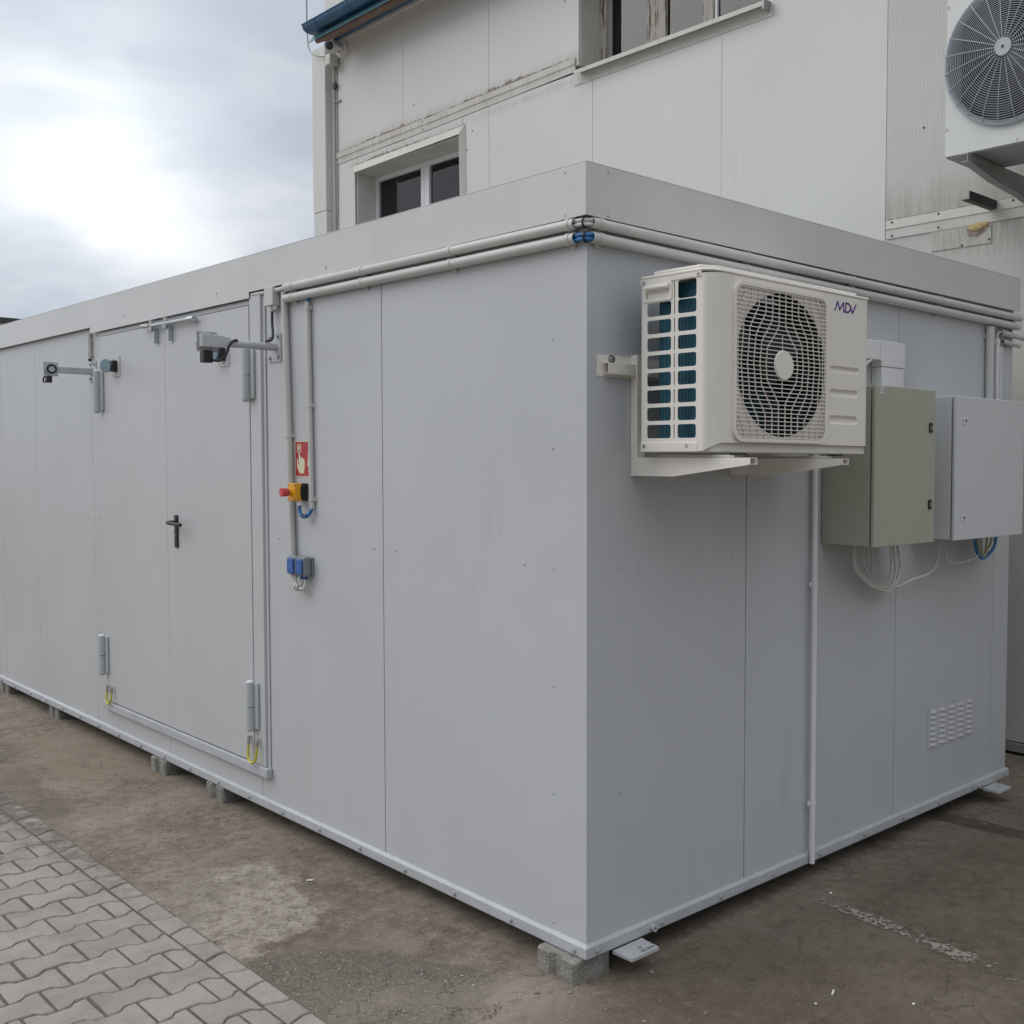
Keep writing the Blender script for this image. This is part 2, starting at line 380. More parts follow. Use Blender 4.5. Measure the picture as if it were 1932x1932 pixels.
st = noise(t, p, .75, 7, .68); c = mix(t, st.step(.50, .62) * .35, c, (.30, .27, .235)); c = mix(t, st.step(.46, .38) * .35, c, (.085, .072, .060))
# cracks
vc = noise(t, p, 1.7, 7, .6); ck = (vc - .5).abs().step(.0, .0035)
c = mix(t, (1.0 - ck) * noise(t, p, .9, 2).step(.48, .60) * .8, c, (.035, .03, .025))
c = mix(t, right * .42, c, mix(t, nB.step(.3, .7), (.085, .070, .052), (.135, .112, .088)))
c = mix(t, 1.0, c, (1.05, 1.01, .965), 'MULTIPLY')
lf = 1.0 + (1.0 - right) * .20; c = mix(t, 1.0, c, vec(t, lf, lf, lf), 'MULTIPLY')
t.links.new(c.k, b.inputs['Base Color'])
rg = mix(t, wet, (.92, .92, .92), (.35, .35, .35)); t.links.new(rg.k, b.inputs['Roughness'])
b.inputs['Specular IOR Level'].default_value = .3
bn = t.nodes.new('ShaderNodeBump'); bn.inputs['Distance'].default_value = .012; bn.inputs['Strength'].default_value = .9
h = nC * .5 + nD * .35 + nB * .8 + lp * .15 + (1.0 - vf.step(.05, .25)) * sz * .3 - (1.0 - ck) * .3
t.links.new(h.k, bn.inputs['Height']); t.links.new(bn.outputs[0], b.inputs['Normal'])
g = MB(); g.add([(-300, -300, 0), (300, -300, 0), (300, 300, 0), (-300, 300, 0)], [(0, 1, 2, 3)])
tag(g.build('ground', gm), kind='structure')
# block paving, one sheet of interlocking bone shaped pavers on a sand bed
pm = bpy.data.materials.new('paver_concrete'); pm.use_nodes = True; t = pm.node_tree; b = t.nodes['Principled BSDF']
(x, y, z), p = world_pos(t)
oi = t.nodes.new('ShaderNodeAttribute'); oi.attribute_name = 'tone'; tone = X(t, oi.outputs['Fac'])
c = mix(t, tone, (.315, .294, .266), (.365, .342, .312))
c = mix(t, noise(t, p, 5.0, 6, .65).step(.42, .72) * .5, c, (.20, .185, .165))
c = mix(t, noise(t, p, 190.0, 4, .8).step(.45, .75) * .45, c, (.19, .175, .155))
c = mix(t, (1.0 - voro(t, p, 45.0).step(.06, .14)) * .5, c, (.07, .06, .05))
edge_ = (y + (noise(t, p, 4.0, 5, .6) - .5) * .25).step(-.97, -.84) * (1.0 - x.step(-2.6, -1.6)); c = mix(t, edge_ * noise(t, p, 11.0, 6, .7).step(.40, .58) * .8, c, (.14, .118, .094))
c = mix(t, noise(t, p, 2.2, 6, .7).step(.50, .68) * .35, c, (.20, .18, .15))
far = (x + (noise(t, p, 3.0, 6, .65) - .5) * 3.2).step(-3.6, -2.6)
c = mix(t, (1.0 - far) * noise(t, p, 7.0, 6, .7).step(.40, .60) * .85, c, (.125, .108, .092))
t.links.new(c.k, b.inputs['Base Color']); b.inputs['Roughness'].default_value = .9; b.inputs['Specular IOR Level'].default_value = .25
bn = t.nodes.new('ShaderNodeBump'); bn.inputs['Distance'].default_value = .004; bn.inputs['Strength'].default_value = .8
t.links.new((noise(t, p, 160.0, 4, .7) + noise(t, p, 14.0, 4) * .7).k, bn.inputs['Height']); t.links.new(bn.outputs[0], b.inputs['Normal'])
PIT = .1625; A_ = .015; Y0 = -.785; YJ = -.882; LEN = .206
def wv(yy):
    if yy > YJ - .0:
        q = (yy + .853) / .034; q = max(-1, min(1, -q)); return q
    ph = ((yy + .962) / (LEN)) % 1.0; d = abs(ph - (1 if ph > .5 else 0))
    return 1 - 2 * max(0, min(1, (d - .19) / .12))
xs0 = -1.217
def bnd(j, yy): return xs0 + PIT * (j + .5) + (-1) ** j * A_ * wv(yy)
mb = MB(); tones = []
def paver(j, ya, yb):
    gap = random.uniform(.0035, .0065); n = 10; Ls = []; Rs = []
    ya2, yb2 = ya - gap, yb + gap
    for k in range(n + 1):
        yy = ya2 + (yb2 - ya2) * k / n
        Ls.append((bnd(j - 1, yy) + gap, yy)); Rs.append((bnd(j, yy) - gap, yy))
    poly = Ls + Rs[::-1]; cx = sum(q[0] for q in poly) / len(poly); cy = (ya + yb) / 2
    tl = [random.uniform(-.0013, .0013) for _ in range(3)]
    ch = .0045; o = len(mb.v); m_ = len(poly)
    for dz, sh in ((-.02, 0), (.004, 0), (.008, ch)):
        for q in poly:
            ww = (bnd(j, q[1]) - bnd(j - 1, q[1])) / 2
            f = 1 - sh / .08; fy = 1 - sh / (abs(yb - ya) / 2)
            qx, qy = cx + (q[0] - cx) * f, cy + (q[1] - cy) * fy
            zz = dz + (tl[0] + tl[1] * (qx - cx) * 8 + tl[2] * (qy - cy) * 8 if dz > 0 else 0)
            mb.v.append((qx, qy, zz))
    nf0 = len(mb.f)
    for r_ in range(2):
        for k in range(m_): mb.f.append((o + r_ * m_ + k, o + r_ * m_ + (k + 1) % m_, o + (r_ + 1) * m_ + (k + 1) % m_, o + (r_ + 1) * m_ + k)); mb.sm.append(False)
    # cap as strip of quads (the outline is not convex)
    for k in range(n):
        a = o + 2 * m_ + k; d_ = o + 2 * m_ + m_ - 1 - k; mb.f.append((a, a + 1, d_ - 1, d_)); mb.sm.append(False)
    tv = random.random(); tones.extend([tv] * (3 * m_))
for j in range(-44, 16):
    paver(j, Y0, YJ)
    yy = YJ; odd = j % 2 == 0
    first = .08 if odd else .183
    # odd rows (centred like x=-2.02, -1.38) start with a cut stub
    paver(j, yy, yy - first); yy -= first
    while yy > -4.2:
        paver(j, yy, yy - LEN); yy -= LEN
po = mb.build('pavement', pm); tag(po, kind='structure')
at = po.data.attributes.new('tone', 'FLOAT', 'POINT')
at.data.foreach_set('value', tones[:len(po.data.vertices)])
sm_ = mat('joint_sand', (.135, .112, .090), .95, var=.3, vs=40, bump=1.0, bs=150, tiny=.4, dirtcol=(.28, .25, .21))
tag(MB().add([(-9, -4.4, .0035), (1.5, -4.4, .0035), (1.5, -.787, .0035), (-9, -.787, .0035)], [(0, 1, 2, 3)]).build('joint_sand', sm_), kind='structure')
# worn white paint line (flakes)
fm = bpy.data.materials.new('worn_paint'); fm.use_nodes = True; t = fm.node_tree; b = t.nodes['Principled BSDF']; b.inputs['Base Color'].default_value = (.31, .285, .24, 1); b.inputs['Roughness'].default_value = .8
(x, y, z), p = world_pos(t)
a = noise(t, p, 34.0, 8, .78) + noise(t, p, 4.0, 3) * .55
edge = hp(t, x, y, [(-.06, 1.07), (-.06, 1.23), (.3, 1.225), (1.2, 1.14), (2.4, 1.02), (2.4, .90), (1.06, 1.045), (.6, 1.055)])
clump = (1.0 - (x - .33).abs().step(.06, .30)) * .08
al = (a + clump + (edge - .06) * .9).step(.79, .85) * edge.step(.0, .012)
t.links.new(al.k, b.inputs['Alpha'])
tag(MB().add([(-.08, .85, .004), (2.5, .85, .004), (2.5, 1.26, .004), (-.08, 1.26, .004)], [(0, 1, 2, 3)]).build('paint_marking', fm), kind='structure')
# loose grit
def stones(n, region, smin, smax, z0=0.0):
    mb = MB()
    for _ in range(n):
        cx = random.uniform(region[0], region[1]); cy = random.uniform(region[2], region[3]); r = smin + (smax - smin) * random.random() ** 4
        vs = []
        for (a, b_, c_) in ((1, 0, 0), (-1, 0, 0), (0, 1, 0), (0, -1, 0), (0, 0, 1), (0, 0, -1)):
            k = r * random.uniform(.6, 1.2); vs.append((cx + a * k, cy + b_ * k, z0 + r * .3 + c_ * k * .6))
        mb.add(vs, [(0, 2, 4), (2, 1, 4), (1, 3, 4), (3, 0, 4), (2, 0, 5), (1, 2, 5), (3, 1, 5), (0, 3, 5)])
    return mb
gr = stones(2600, (-3.5, .6, -.76, .02), .0013, .0075); q = stones(2600, (-1.1, 1.0, -1.3, -.2), .0012, .0055); gr.add(q.v, q.f); q = stones(500, (-7, -3, -.76, .1), .002, .009); gr.add(q.v, q.f)
q = stones(700, (.0, 2.2, -.6, 3.0), .001, .004); gr.add(q.v, q.f)
M_grit = mat('pale_grit', (.34, .31, .27), .9, var=.45, vs=35)
tag(gr.build('loose_grit', M_grit), 'loose pale grit scattered over the worn ground', 'gravel', kind='stuff')
PEB = [((-.065, -.171), .014, 'dark pebble on the ground in front of the corner support block'), ((.018, -.092), .011, 'small dark stone lying just beside the corner support block'), ((.115, .213), .014, 'flat dark stone under the front lug of the container'),
       ((.06, .266), .012, 'small stone beneath the container edge behind the front lug'), ((.684, .442), .008, 'white scrap of stone in the open ground at right'), ((.927, .675), .008, 'pale blue chip of stone near the worn paint line'), ((.156, 1.266), .010, 'white chip lying at the inner end of the worn paint line'), ((.199, 2.554), .014, 'white crumpled scrap on the dark wet streak')]
for (px, py), r, lab in PEB:
    s_ = stones(1, (px, px, py, py), r, r)
    tag(s_.build('pebble', M_conc if 'dark' in lab or 'small' in lab else M_paper, loc=(px, py, 0)), lab, 'stone', 'single stones on the ground')
def butt(x0, y0, a, lab):
    o = MB().cyl((x0, y0, .005), (x0 + .028 * math.cos(a), y0 + .028 * math.sin(a), .005), .004, 10).build('cigarette_butt', M_paper, loc=(x0, y0, 0))
    tag(o, lab, 'cigarette butt', 'cigarette butts on the ground')
butt(-1.59, -.235, .9, 'white cigarette butt on the ground between pale patch and container')
butt(.69, .53, 2.0, 'cigarette butt on open ground right of the container corner')

# ------------------------------------------------------------------ factory building
F = 3.95
fb = thing('factory_building', (-3, F, 0), 'white clad factory building behind the container with blue gutter and stained flashings', 'building')
def wallp(x0, x1, z0, z1, ma=None, th=.1):
    g_ = .0016
    B(x0 + g_, x1 - g_, F, F + th, z0, z1).build('wall_panel', ma or M_wall, fb, bevel=.003)
wz = 5.275; wt = 5.335
wallp(-8.86, -8.33, .08, wz); wallp(-8.33, -7.385, .08, 3.6); wallp(-8.33, -7.385, 5.10, wz); wallp(-7.385, -6.31, .08, 3.6); wallp(-7.385, -6.31, 5.11, wz + .03)
wallp(-6.31, -5.88, .08, wz + .03); wallp(-5.88, -4.38, .08, 5.31); wallp(-4.38, -2.87, .08, 5.33); MB().prism([(-2.8684, .08), (-1.3566, .08), (-1.3566, 6.75), (-2.44, 6.75), (-2.44, 5.33), (-2.8684, 5.33)][::-1], (0, F + .1, 0), (1, 0, 0), (0, 0, 1), (0, -.1, 0)).build('wall_panel', M_wall, fb)
wallp(-8.86, -7.385, wt, 6.75); wallp(-7.385, -5.88, wt, 6.75); wallp(-5.88, -4.56, wt + .04, 6.75); wallp(-4.56, -2.44, 6.45, 6.75)
for a_, b_ in ((-1.355, .145), (.145, 1.645), (1.645, 3.5)):
    wallp(a_, b_, 3.47, 6.75, M_wallr); wallp(a_, b_, .08, 3.46, M_wallr)
B(-9.1, 3.5, F + .11, F + .16, 0, 3.58).build('wall_core', M_core, fb); B(-8.9, -8.4, F + .11, F + .16, 3.6, 6.7).build('wall_core', M_core, fb)
B(-6.25, -4.62, F + .11, F + .16, 3.6, 6.7).build('wall_core', M_core, fb); B(-8.3, -6.3, F + .11, F + .16, 5.25, 6.7).build('wall_core', M_core, fb); B(-4.5, 3.5, F + .11, F + .16, 3.6, 5.28).build('wall_core', M_core, fb); B(-2.4, 3.5, F + .11, F + .16, 5.3, 6.7).build('wall_core', M_core, fb)
# corner pilaster
B(-9.157, -8.86, 3.857, 4.4, 4.75, 6.62).build('corner_pilaster', M_wall, fb, bevel=.003); B(-9.15, -8.862, 3.860, 4.4, 0, 4.745).build('corner_pilaster', M_wall, fb, bevel=.003)
B(-8.857, -8.79, 3.935, 3.95, 0, 6.6).build('corner_strip', M_wtrim, fb)
B(-9.157, 3.5, 9.8, 10.0, 0, 6.7).build('back_wall', M_wall, fb); B(-9.157, -9.1, 4.41, 9.79, 0, 6.7).build('side_wall', M_wall, fb); B(3.45, 3.5, 4.12, 9.79, 0, 6.7).build('side_wall', M_wall, fb)
B(-3, 3.4, F - .03, F - .001, .022, .075).build('plinth_flashing', M_galv, fb); B(-3, 3.4, F - .001, F + .06, 0.0, .078).build('plinth', M_dark, fb)
# bands
def band(x0, x1, z0a, z0b, h, ma=M_wtrim, nm='flashing_band'):
    mb = MB(); hm = h * .5; dz = z0b - z0a
    prof = [(0, -.002), (.006, -.002), (.010, hm), (.016, hm + .002), (.014, h), (0, h)]
    vs = [(x0, F - .001 - q[0], z0a + q[1]) for q in prof] + [(x1, F - .001 - q[0], z0a + dz + q[1]) for q in prof]; n = len(prof)
    mb.add(vs, [tuple(range(n)), tuple(range(n, 2 * n))[::-1]] + [(i, n + i, n + (i + 1) % n, (i + 1) % n) for i in range(n)]); return mb.build(nm, ma, fb)
band(-8.79, -7.0, 5.264, 5.286, .122); band(-7.0, -4.60, 5.284, 5.325, .118); band(-1.34, .9, 3.405, 3.42, .122); band(.9, 3.5, 3.42, 3.43, .122)
def grime(x0, x1, za, zb, w=.014, yy=F - .016):
    mb = MB(); n = int((x1 - x0) / .03); top = []; bot = []
    for i in range(n + 1):
        q = i / n; xx = x0 + (x1 - x0) * q; zz = za + (zb - za) * q; a = w * max(.12, random.gauss(.55, .35) * (1 + math.sin(xx * 3.1) * .5))
        top.append((xx, yy - .001, zz + a)); bot.append((xx, yy - .002, zz - a * .45))
    mb.add(top + bot, [(i, i + 1, n + 2 + i, n + 1 + i) for i in range(n)]); return mb.build('brown_sealant', M_grime, fb)
grime(-8.75, -7.02, 5.388, 5.408, .022, F - .013); grime(-6.98, -4.63, 5.404, 5.443, .022, F - .013); grime(-1.32, .5, 3.529, 3.541, .008, F - .013)
# lower window
win = B(-8.345, -6.295, 4.19, 4.235, 3.6, 3.62).build('window', M_wtrim, fb)
def wpart(mb, nm, ma, w=win, bevel=.003): return mb.build(nm, ma, w, bevel=bevel)
wpart(B(-8.34, -8.328, 3.965, 4.2, 3.62, 5.09), 'reveal', M_wtrim); wpart(B(-6.312, -6.30, 3.965, 4.2, 3.62, 5.10), 'reveal', M_wtrim); wpart(B(-8.327, -6.313, 3.965, 4.2, 5.088, 5.098), 'reveal', M_wtrim)
for a_, b_ in ((-8.325, -8.27), (-7.405, -7.345), (-7.34, -7.25), (-6.37, -6.315)): wpart(B(a_, b_, 4.175, 4.225, 3.62, 5.085), 'frame', M_pvcw)
wpart(B(-8.269, -7.406, 4.177, 4.223, 5.03, 5.085), 'frame', M_pvcw); wpart(B(-7.249, -6.371, 4.177, 4.223, 5.03, 5.085), 'frame', M_pvcw)
wpart(B(-8.27, -7.40, 4.20, 4.204, 3.62, 5.03), 'pane', M_glass, bevel=0); wpart(B(-7.25, -6.37, 4.20, 4.204, 3.62, 5.03), 'pane', M_glass, bevel=0)
def curtain(x0, x1, z0, z1, y0, ma, w, amp=.012, p=.09):
    n = int((x1 - x0) / .015); vs = []
    for i in range(n + 1):
        xx = x0 + (x1 - x0) * i / n; yy = y0 + amp * math.sin(xx / p * 6.28) + amp * .5 * math.sin(xx * 31)
        vs += [(xx, yy, z0), (xx, yy, z1)]
    return MB().add(vs, [(2 * i, 2 * i + 2, 2 * i + 3, 2 * i + 1) for i in range(n)], True).build('curtain', ma, w)
curtain(-8.3, -6.3, 3.62, 4.93, 4.30, M_curt, win)
wpart(B(-8.4, -6.2, 4.6, 4.62, 3.5, 5.3), 'interior', M_dark, bevel=0)
# window surround, folded sheet
def fold(a, b_, c_, d_, nm='window_flashing'):
    mb = MB(); A = [Vector(q) for q in (a, b_, c_, d_)]; off = Vector((0, -.004, 0))
    vs = A + [q + off for q in A]; mb.add(vs, [(0, 1, 2, 3), (7, 6, 5, 4), (0, 4, 5, 1), (1, 5, 6, 2), (2, 6, 7, 3), (3, 7, 4, 0)]); return mb.build(nm, M_wtrim, win)
fold((-8.40, F - .002, 5.185), (-6.262, F - .002, 5.205), (-6.315, F - .045, 5.112), (-8.33, F - .045, 5.088))
fold((-6.262, F - .002, 5.2), (-6.245, F - .002, 3.6), (-6.30, F - .03, 3.6), (-6.312, F - .045, 5.108))
fold((-8.40, F - .002, 5.18), (-8.40, F - .002, 3.6), (-8.345, F - .012, 3.6), (-8.345, F - .016, 5.08))
grime(-8.40, -6.27, 5.187, 5.205, .014, F - .006)
B(-8.33, -6.31, F - .044, F - .0, 5.088, 5.09).build('flashing_return', M_wtrim, win)
# upper window
wu = B(-4.558, -2.442, 4.19, 4.26, 5.345, 5.375).build('window', M_wood, fb)
wpart(B(-4.558, -4.548, 3.965, 4.2, 5.376, 6.45), 'reveal', M_wtrim, wu); wpart(B(-2.452, -2.442, 3.965, 4.2, 5.376, 6.45), 'reveal', M_wtrim, wu); wpart(B(-4.547, -2.453, 3.965, 4.2, 6.44, 6.449), 'reveal', M_wtrim, wu)
for a_, b_ in ((-4.5475, -4.453), (-3.93, -3.715), (-3.28, -3.165), (-2.545, -2.455)): wpart(B(a_, b_, 4.18, 4.255, 5.376, 6.435), 'frame', M_wood, wu)
wpart(B(-3.164, -3.135, 4.19, 4.25, 5.376, 6.43), 'sash', M_pvcw, wu)
for a_, b_ in ((-4.454, -3.931), (-3.714, -3.281), (-3.134, -2.546)):
    wpart(B(a_, b_, 4.21, 4.214, 5.376, 6.43), 'pane', M_glass, wu, 0)
curtain(-4.235, -3.93, 5.3, 6.43, 4.235, M_curt2, wu, .004, .3); curtain(-3.66, -3.28, 5.3, 6.43, 4.235, M_curt2, wu, .004, .3); curtain(-3.10, -2.5, 5.3, 6.43, 4.33, M_curt, wu, .02, .12)
wpart(B(-4.452, -4.392, 4.19, 4.208, 5.38, 6.43), 'sash', M_galv, wu, .002)
wpart(B(-4.6, -2.4, 4.7, 4.72, 5.2, 6.6), 'interior', M_dark, wu, 0)
mb = MB(); pr = [(3.87, 5.263), (3.87, 5.297), (4.19, 5.345), (4.19, 5.33), (3.949, 5.296), (3.88, 5.285), (3.88, 5.263)]
vs = [(-4.54, a, b_) for a, b_ in pr] + [(-2.40, a, b_) for a, b_ in pr]; n = len(pr)
mb.add(vs, [tuple(range(n)), tuple(range(n, 2 * n))[::-1]] + [(i, n + i, n + (i + 1) % n, (i + 1) % n) for i in range(n)])
wpart(mb, 'sill', M_wtrim, wu, 0); wpart(B(-2.399, -2.385, 3.868, 3.948, 5.235, 5.31), 'sill_end', M_galv, wu, 0)
B(-4.62, -2.36, 3.943, 3.948, 5.20, 5.285).build('flashing_band', M_wtrim, fb)
# eaves
B(-8.86, 3.5, 3.90, 3.948, 6.60, 6.66).build('eave_trim', M_wtrim, fb, bevel=.004)
B(-8.80, 3.5, 3.86, 3.90, 6.628, 6.72).build('eave_trim', M_wtrim, fb)
mb = MB(); pr = [(3.87, 6.635), (3.62, 6.50), (3.60, 6.52), (3.60, 6.56), (3.87, 6.70)]
vs = [(-8.60, a, b_) for a, b_ in pr] + [(3.5, a, b_) for a, b_ in pr]; n = len(pr)
mb.add(vs, [tuple(range(n)), tuple(range(n, 2 * n))[::-1]] + [(i, n + i, n + (i + 1) % n, (i + 1) % n) for i in range(n)]); mb.build('eave_board', M_board, fb)
mb = MB(); mb.add([(-8.66, 3.56, 6.505), (3.5, 3.56, 6.505), (3.5, 3.60, 6.575), (-8.66, 3.60, 6.575), (-8.66, 3.555, 6.51), (3.5, 3.555, 6.51), (3.5, 3.595, 6.58), (-8.66, 3.595, 6.58)], [(0, 1, 2, 3), (7, 6, 5, 4), (0, 4, 5, 1), (2, 6, 7, 3), (1, 5, 6, 2), (0, 3, 7, 4)])
mb.build('eave_flashing', M_gutl, fb)
gut = MB(); n = 12; GY, GZ, GR = 3.52, 6.655, .075; vs = []
for xx in (-8.60, 3.5):
    for k in range(n + 1):
        a = math.pi + math.pi * k / n; vs.append((xx, GY + GR * math.cos(a), GZ + GR * 1.0 * math.sin(a)))
    for k in range(n, -1, -1):
        a = math.pi + math.pi * k / n; vs.append((xx, GY + (GR - .004) * math.cos(a), GZ + (GR - .004) * math.sin(a)))
mm = 2 * (n + 1); gut.add(vs, [(i, (i + 1) % mm, mm + (i + 1) % mm, mm + i) for i in range(mm)] + [(i, i + 1, mm - 2 - i, mm - 1 - i) for i in range(n)], False)
gut.cyl((-8.60, GY - GR, GZ), (3.5, GY - GR, GZ), .009, 8); gut.build('gutter', M_gut, fb)
for k in range(6):
    xx = -8.33 + k * 2.2; mb = MB(); mb.tube([(xx, GY + (GR + .004) * math.cos(math.pi + math.pi * q / 10), GZ + (GR + .004) * math.sin(math.pi + math.pi * q / 10)) for q in range(11)], .006, 6, 1); mb.build('gutter_bracket', M_gut, fb)
mb = MB(); mb.add([(-8.66, 3.56, 6.60), (3.5, 3.56, 6.60), (3.5, 10.2, 7.15), (-8.66, 10.2, 7.15), (-8.66, 3.56, 6.63), (3.5, 3.56, 6.63), (3.5, 10.2, 7.18), (-8.66, 10.2, 7.18)], [(0, 3, 2, 1), (4, 5, 6, 7), (0, 1, 5, 4), (2, 3, 7, 6), (0, 4, 7, 3), (1, 2, 6, 5)]); mb.build('roof', M_gut, fb)
# end wall rising above the gutter with a dark vent opening
B(-10.2, -9.02, 4.6, 9.5, 0, 9.2).build('stair_tower', M_wall, fb)
B(-9.018, -6.8, 4.75, 9.4, 7.2, 9.2).build('penthouse_wall', M_dkst, fb); B(-9.016, -8.95, 4.70, 4.748, 7.2, 9.2).build('penthouse_trim', M_board, fb)
# screws on the facade
s0 = rivet((-7.18, F - .001, 5.6), (0, -1, 0), .008).build('screw', M_dkst, fb, loc=(-7.18, F - .001, 5.6))
for q in ((-1.29, 3.51), (-1.29, 3.42), (-.93, 3.515), (-.93, 3.425), (-.40, 3.52), (-7.0, 5.385), (-6.98, 5.30), (-6.15, 5.12), (-4.75, 5.98), (-8.35, 5.0), (-8.38, 4.7), (-6.24, 4.95), (-4.63, 5.42), (-4.6, 5.30), (-1.06, 4.108)):
    dup(s0, (q[0], F - .018 if q[1] < 5.4 and q[1] > 5.2 or q[1] < 3.6 else F - .002, q[1]))
for q in ((-8.33, 6.64), (-8.03, 6.64), (-7.3, 6.64)): dup(s0, (q[0], 3.899, q[1]))
# repair plate with foam
B(-.99, -.552, F - .006, F - .001, 3.275, 3.404).build('repair_plate', M_wallr, fb)
for q in ((-.76, 3.285), (-.565, 3.30)): dup(s0, (q[0], F - .007, q[1]))
mb = MB(); mb.sphere((-.655, F - .007, 3.39), .05, 14, 8, (1.35, .25, .55)); mb.sphere((-.60, F - .006, 3.40), .03, 10, 6, (1.2, .3, .6)); mb.build('foam_filling', M_foam, fb)
mb = MB(); mb.add([(-.72, F - .0075, 3.34), (-.66, F - .0075, 3.325), (-.60, F - .0075, 3.35), (-.56, F - .0075, 3.38), (-.58, F - .0075, 3.42), (-.68, F - .0075, 3.41), (-.73, F - .0075, 3.39)], [(0, 1, 2, 3, 4, 5, 6)]); mb.build('torn_edge', M_grime, fb)

# far building peeping over the container's left end
fd = thing('distant_shed', (-66, 17, 0), 'dark roof edge of a distant building above the far left end of the container', 'building')
B(-70, -62.5, 13, 24, 0, 9.0).build('wall', M_wall, fd)
mb = MB().add([(-71, 12.5, 9.0), (-62, 12.5, 9.0), (-62, 24.5, 9.0), (-71, 24.5, 9.0), (-71, 12.5, 9.25), (-62, 12.5, 9.25), (-62, 24.5, 9.25), (-71, 24.5, 9.25)], [(0, 3, 2, 1), (4, 5, 6, 7), (0, 1, 5, 4), (1, 2, 6, 5), (2, 3, 7, 6), (3, 0, 4, 7)]); mb.build('roof', M_far, fd)

# security camera and its junction box
sc_ = thing('security_camera', (-8.63, 3.947, 6.56), 'white round security camera fixed under the blue gutter at building corner', 'camera')
MB().cyl((-8.585, 3.948, 6.53), (-8.585, 3.925, 6.53), .075, 22).build('mount', M_pvcw, sc_, bevel=.004); MB().cyl((-8.585, 3.925, 6.53), (-8.63, 3.86, 6.54), .024, 12).build('arm', M_pvcw, sc_)
dcam = Vector((.42, -.85, -.18)).normalized(); c0 = Vector((-8.70, 3.93, 6.565))
MB().cyl(c0, c0 + dcam * .15, .056, 24).build('housing', M_pvcw, sc_, bevel=.004); MB().cyl(c0 + dcam * .1502, c0 + dcam * .152, .046, 24).build('lens', M_blk, sc_)
MB().cyl(c0 + dcam * .1522, c0 + dcam * .153, .02, 16).build('lens_glass', M_dkst, sc_)
MB().hollow(c0 + dcam * .02 + Vector((0, 0, .004)), c0 + dcam * .165 + Vector((0, 0, .004)), .063, .058, 24).build('sun_shield', M_pvcw, sc_)
jb = thing('junction_box', (-8.76, 3.948, 6.43), 'small cream box below the security camera with two thin cables', 'junction box')
B(-8.815, -8.69, 3.83, 3.934, 6.36, 6.485).build('box', M_wtrim, jb, bevel=.012)
mb = MB(); mb.tube([(-8.77, 3.925, 6.385), (-8.775, 3.928, 6.0), (-8.77, 3.928, 5.4), (-8.775, 3.928, 4.4)], .006, 6, 3); mb.tube([(-8.74, 3.94, 6.385), (-8.745, 3.942, 6.1), (-8.74, 3.94, 5.2), (-8.75, 3.94, 4.4)], .005, 6, 3); mb.build('cable', M_galv, jb)
B(-8.79, -8.73, 3.91, 3.934, 6.12, 6.18).build('clamp', M_dkst, jb); B(-8.80, -8.66, 3.93, 3.946, 5.965, 5.98).build('clamp', M_galv, jb)
tag(MB().tube([(-8.80, 3.86, 6.48), (-8.93, 3.82, 6.50), (-9.10, 3.80, 6.60), (-9.155, 3.80, 6.85), (-9.16, 3.80, 7.3), (-9.17, 3.8, 8.2)], .008, 8, 6).build('aerial_cable', M_galv, loc=(-8.8, 3.86, 6.48)), 'thin grey cable hanging past the gutter end against the sky', 'cable')

# ------------------------------------------------------------------ big fan unit on the building
bf = thing('fan_condenser', (0, 3.4, 3.642), 'large white outdoor fan unit with round wire guard high on building wall', 'air conditioner')
cx_, cz_, RR = -.062, 4.158, .405; YF = 3.2
B(-.463, .52, YF + .01, YF + .42, 3.642, 3.66).build('base_pan', M_galv, bf); B(-.463, .52, YF + .012, YF + .42, 4.70, 4.72).build('lid', M_wtrim, bf)
B(-.463, -.455, YF + .012, YF + .42, 3.661, 4.699).build('side_panel', M_wtrim, bf); B(.512, .52, YF + .012, YF + .42, 3.661, 4.699).build('side_panel', M_wtrim, bf)
B(-.454, .511, YF + .40, YF + .42, 3.661, 4.699).build('coil', M_coil, bf)
MB().plate([(-.463, 3.648), (.52, 3.648), (.52, 4.72), (-.463, 4.72)], [circ(cx_, cz_, .372, 64)], (0, YF + .01, 0), (1, 0, 0), (0, 0, 1), .008).build('front_panel', mat('white_enamel', (.64, .65, .63), .4, var=.02), bf)
rg_ = MB(); n = 64
prof = [(.372, .0), (.378, -.022), (.392, -.030), (.404, -.022), (.408, .0)]
for i in range(n):
    a0 = 2 * math.pi * i / n; a1 = 2 * math.pi * (i + 1) / n
    for k in range(len(prof) - 1):
        (r0, y0), (r1, y1) = prof[k], prof[k + 1]
        rg_.add([(cx_ + r0 * math.cos(a0), YF + y0, cz_ + r0 * math.sin(a0)), (cx_ + r0 * math.cos(a1), YF + y0, cz_ + r0 * math.sin(a1)), (cx_ + r1 * math.cos(a1), YF + y1, cz_ + r1 * math.sin(a1)), (cx_ + r1 * math.cos(a0), YF + y1, cz_ + r1 * math.sin(a0))], [(0, 1, 2, 3)], True)
rg_.build('guard_ring', mat('light_grey_ring', (.42, .44, .47), .45), bf)
def dome(r): return YF - .028 - .055 * (1 - (r / .39) ** 2) ** .7 if r < .39 else YF - .028
wg = MB()
nr = 27
for k in range(nr):
    r = .062 + (.385 - .062) * k / (nr - 1); yy = dome(r)
    wg.tube([(cx_ + r * math.cos(2 * math.pi * i / 48), yy, cz_ + r * math.sin(2 * math.pi * i / 48)) for i in range(49)], .0019, 4, 1, False)
for i in range(24):
    a = 2 * math.pi * (i + .5) / 24
    wg.tube([(cx_ + r * math.cos(a), dome(r) - .003, cz_ + r * math.sin(a)) for r in (.055, .12, .2, .28, .34, .385, .40)], .0024, 5, 1, False)
wg.build('wire_guard', mat('guard_wire', (.42, .45, .47), .4, metal=.2), bf)
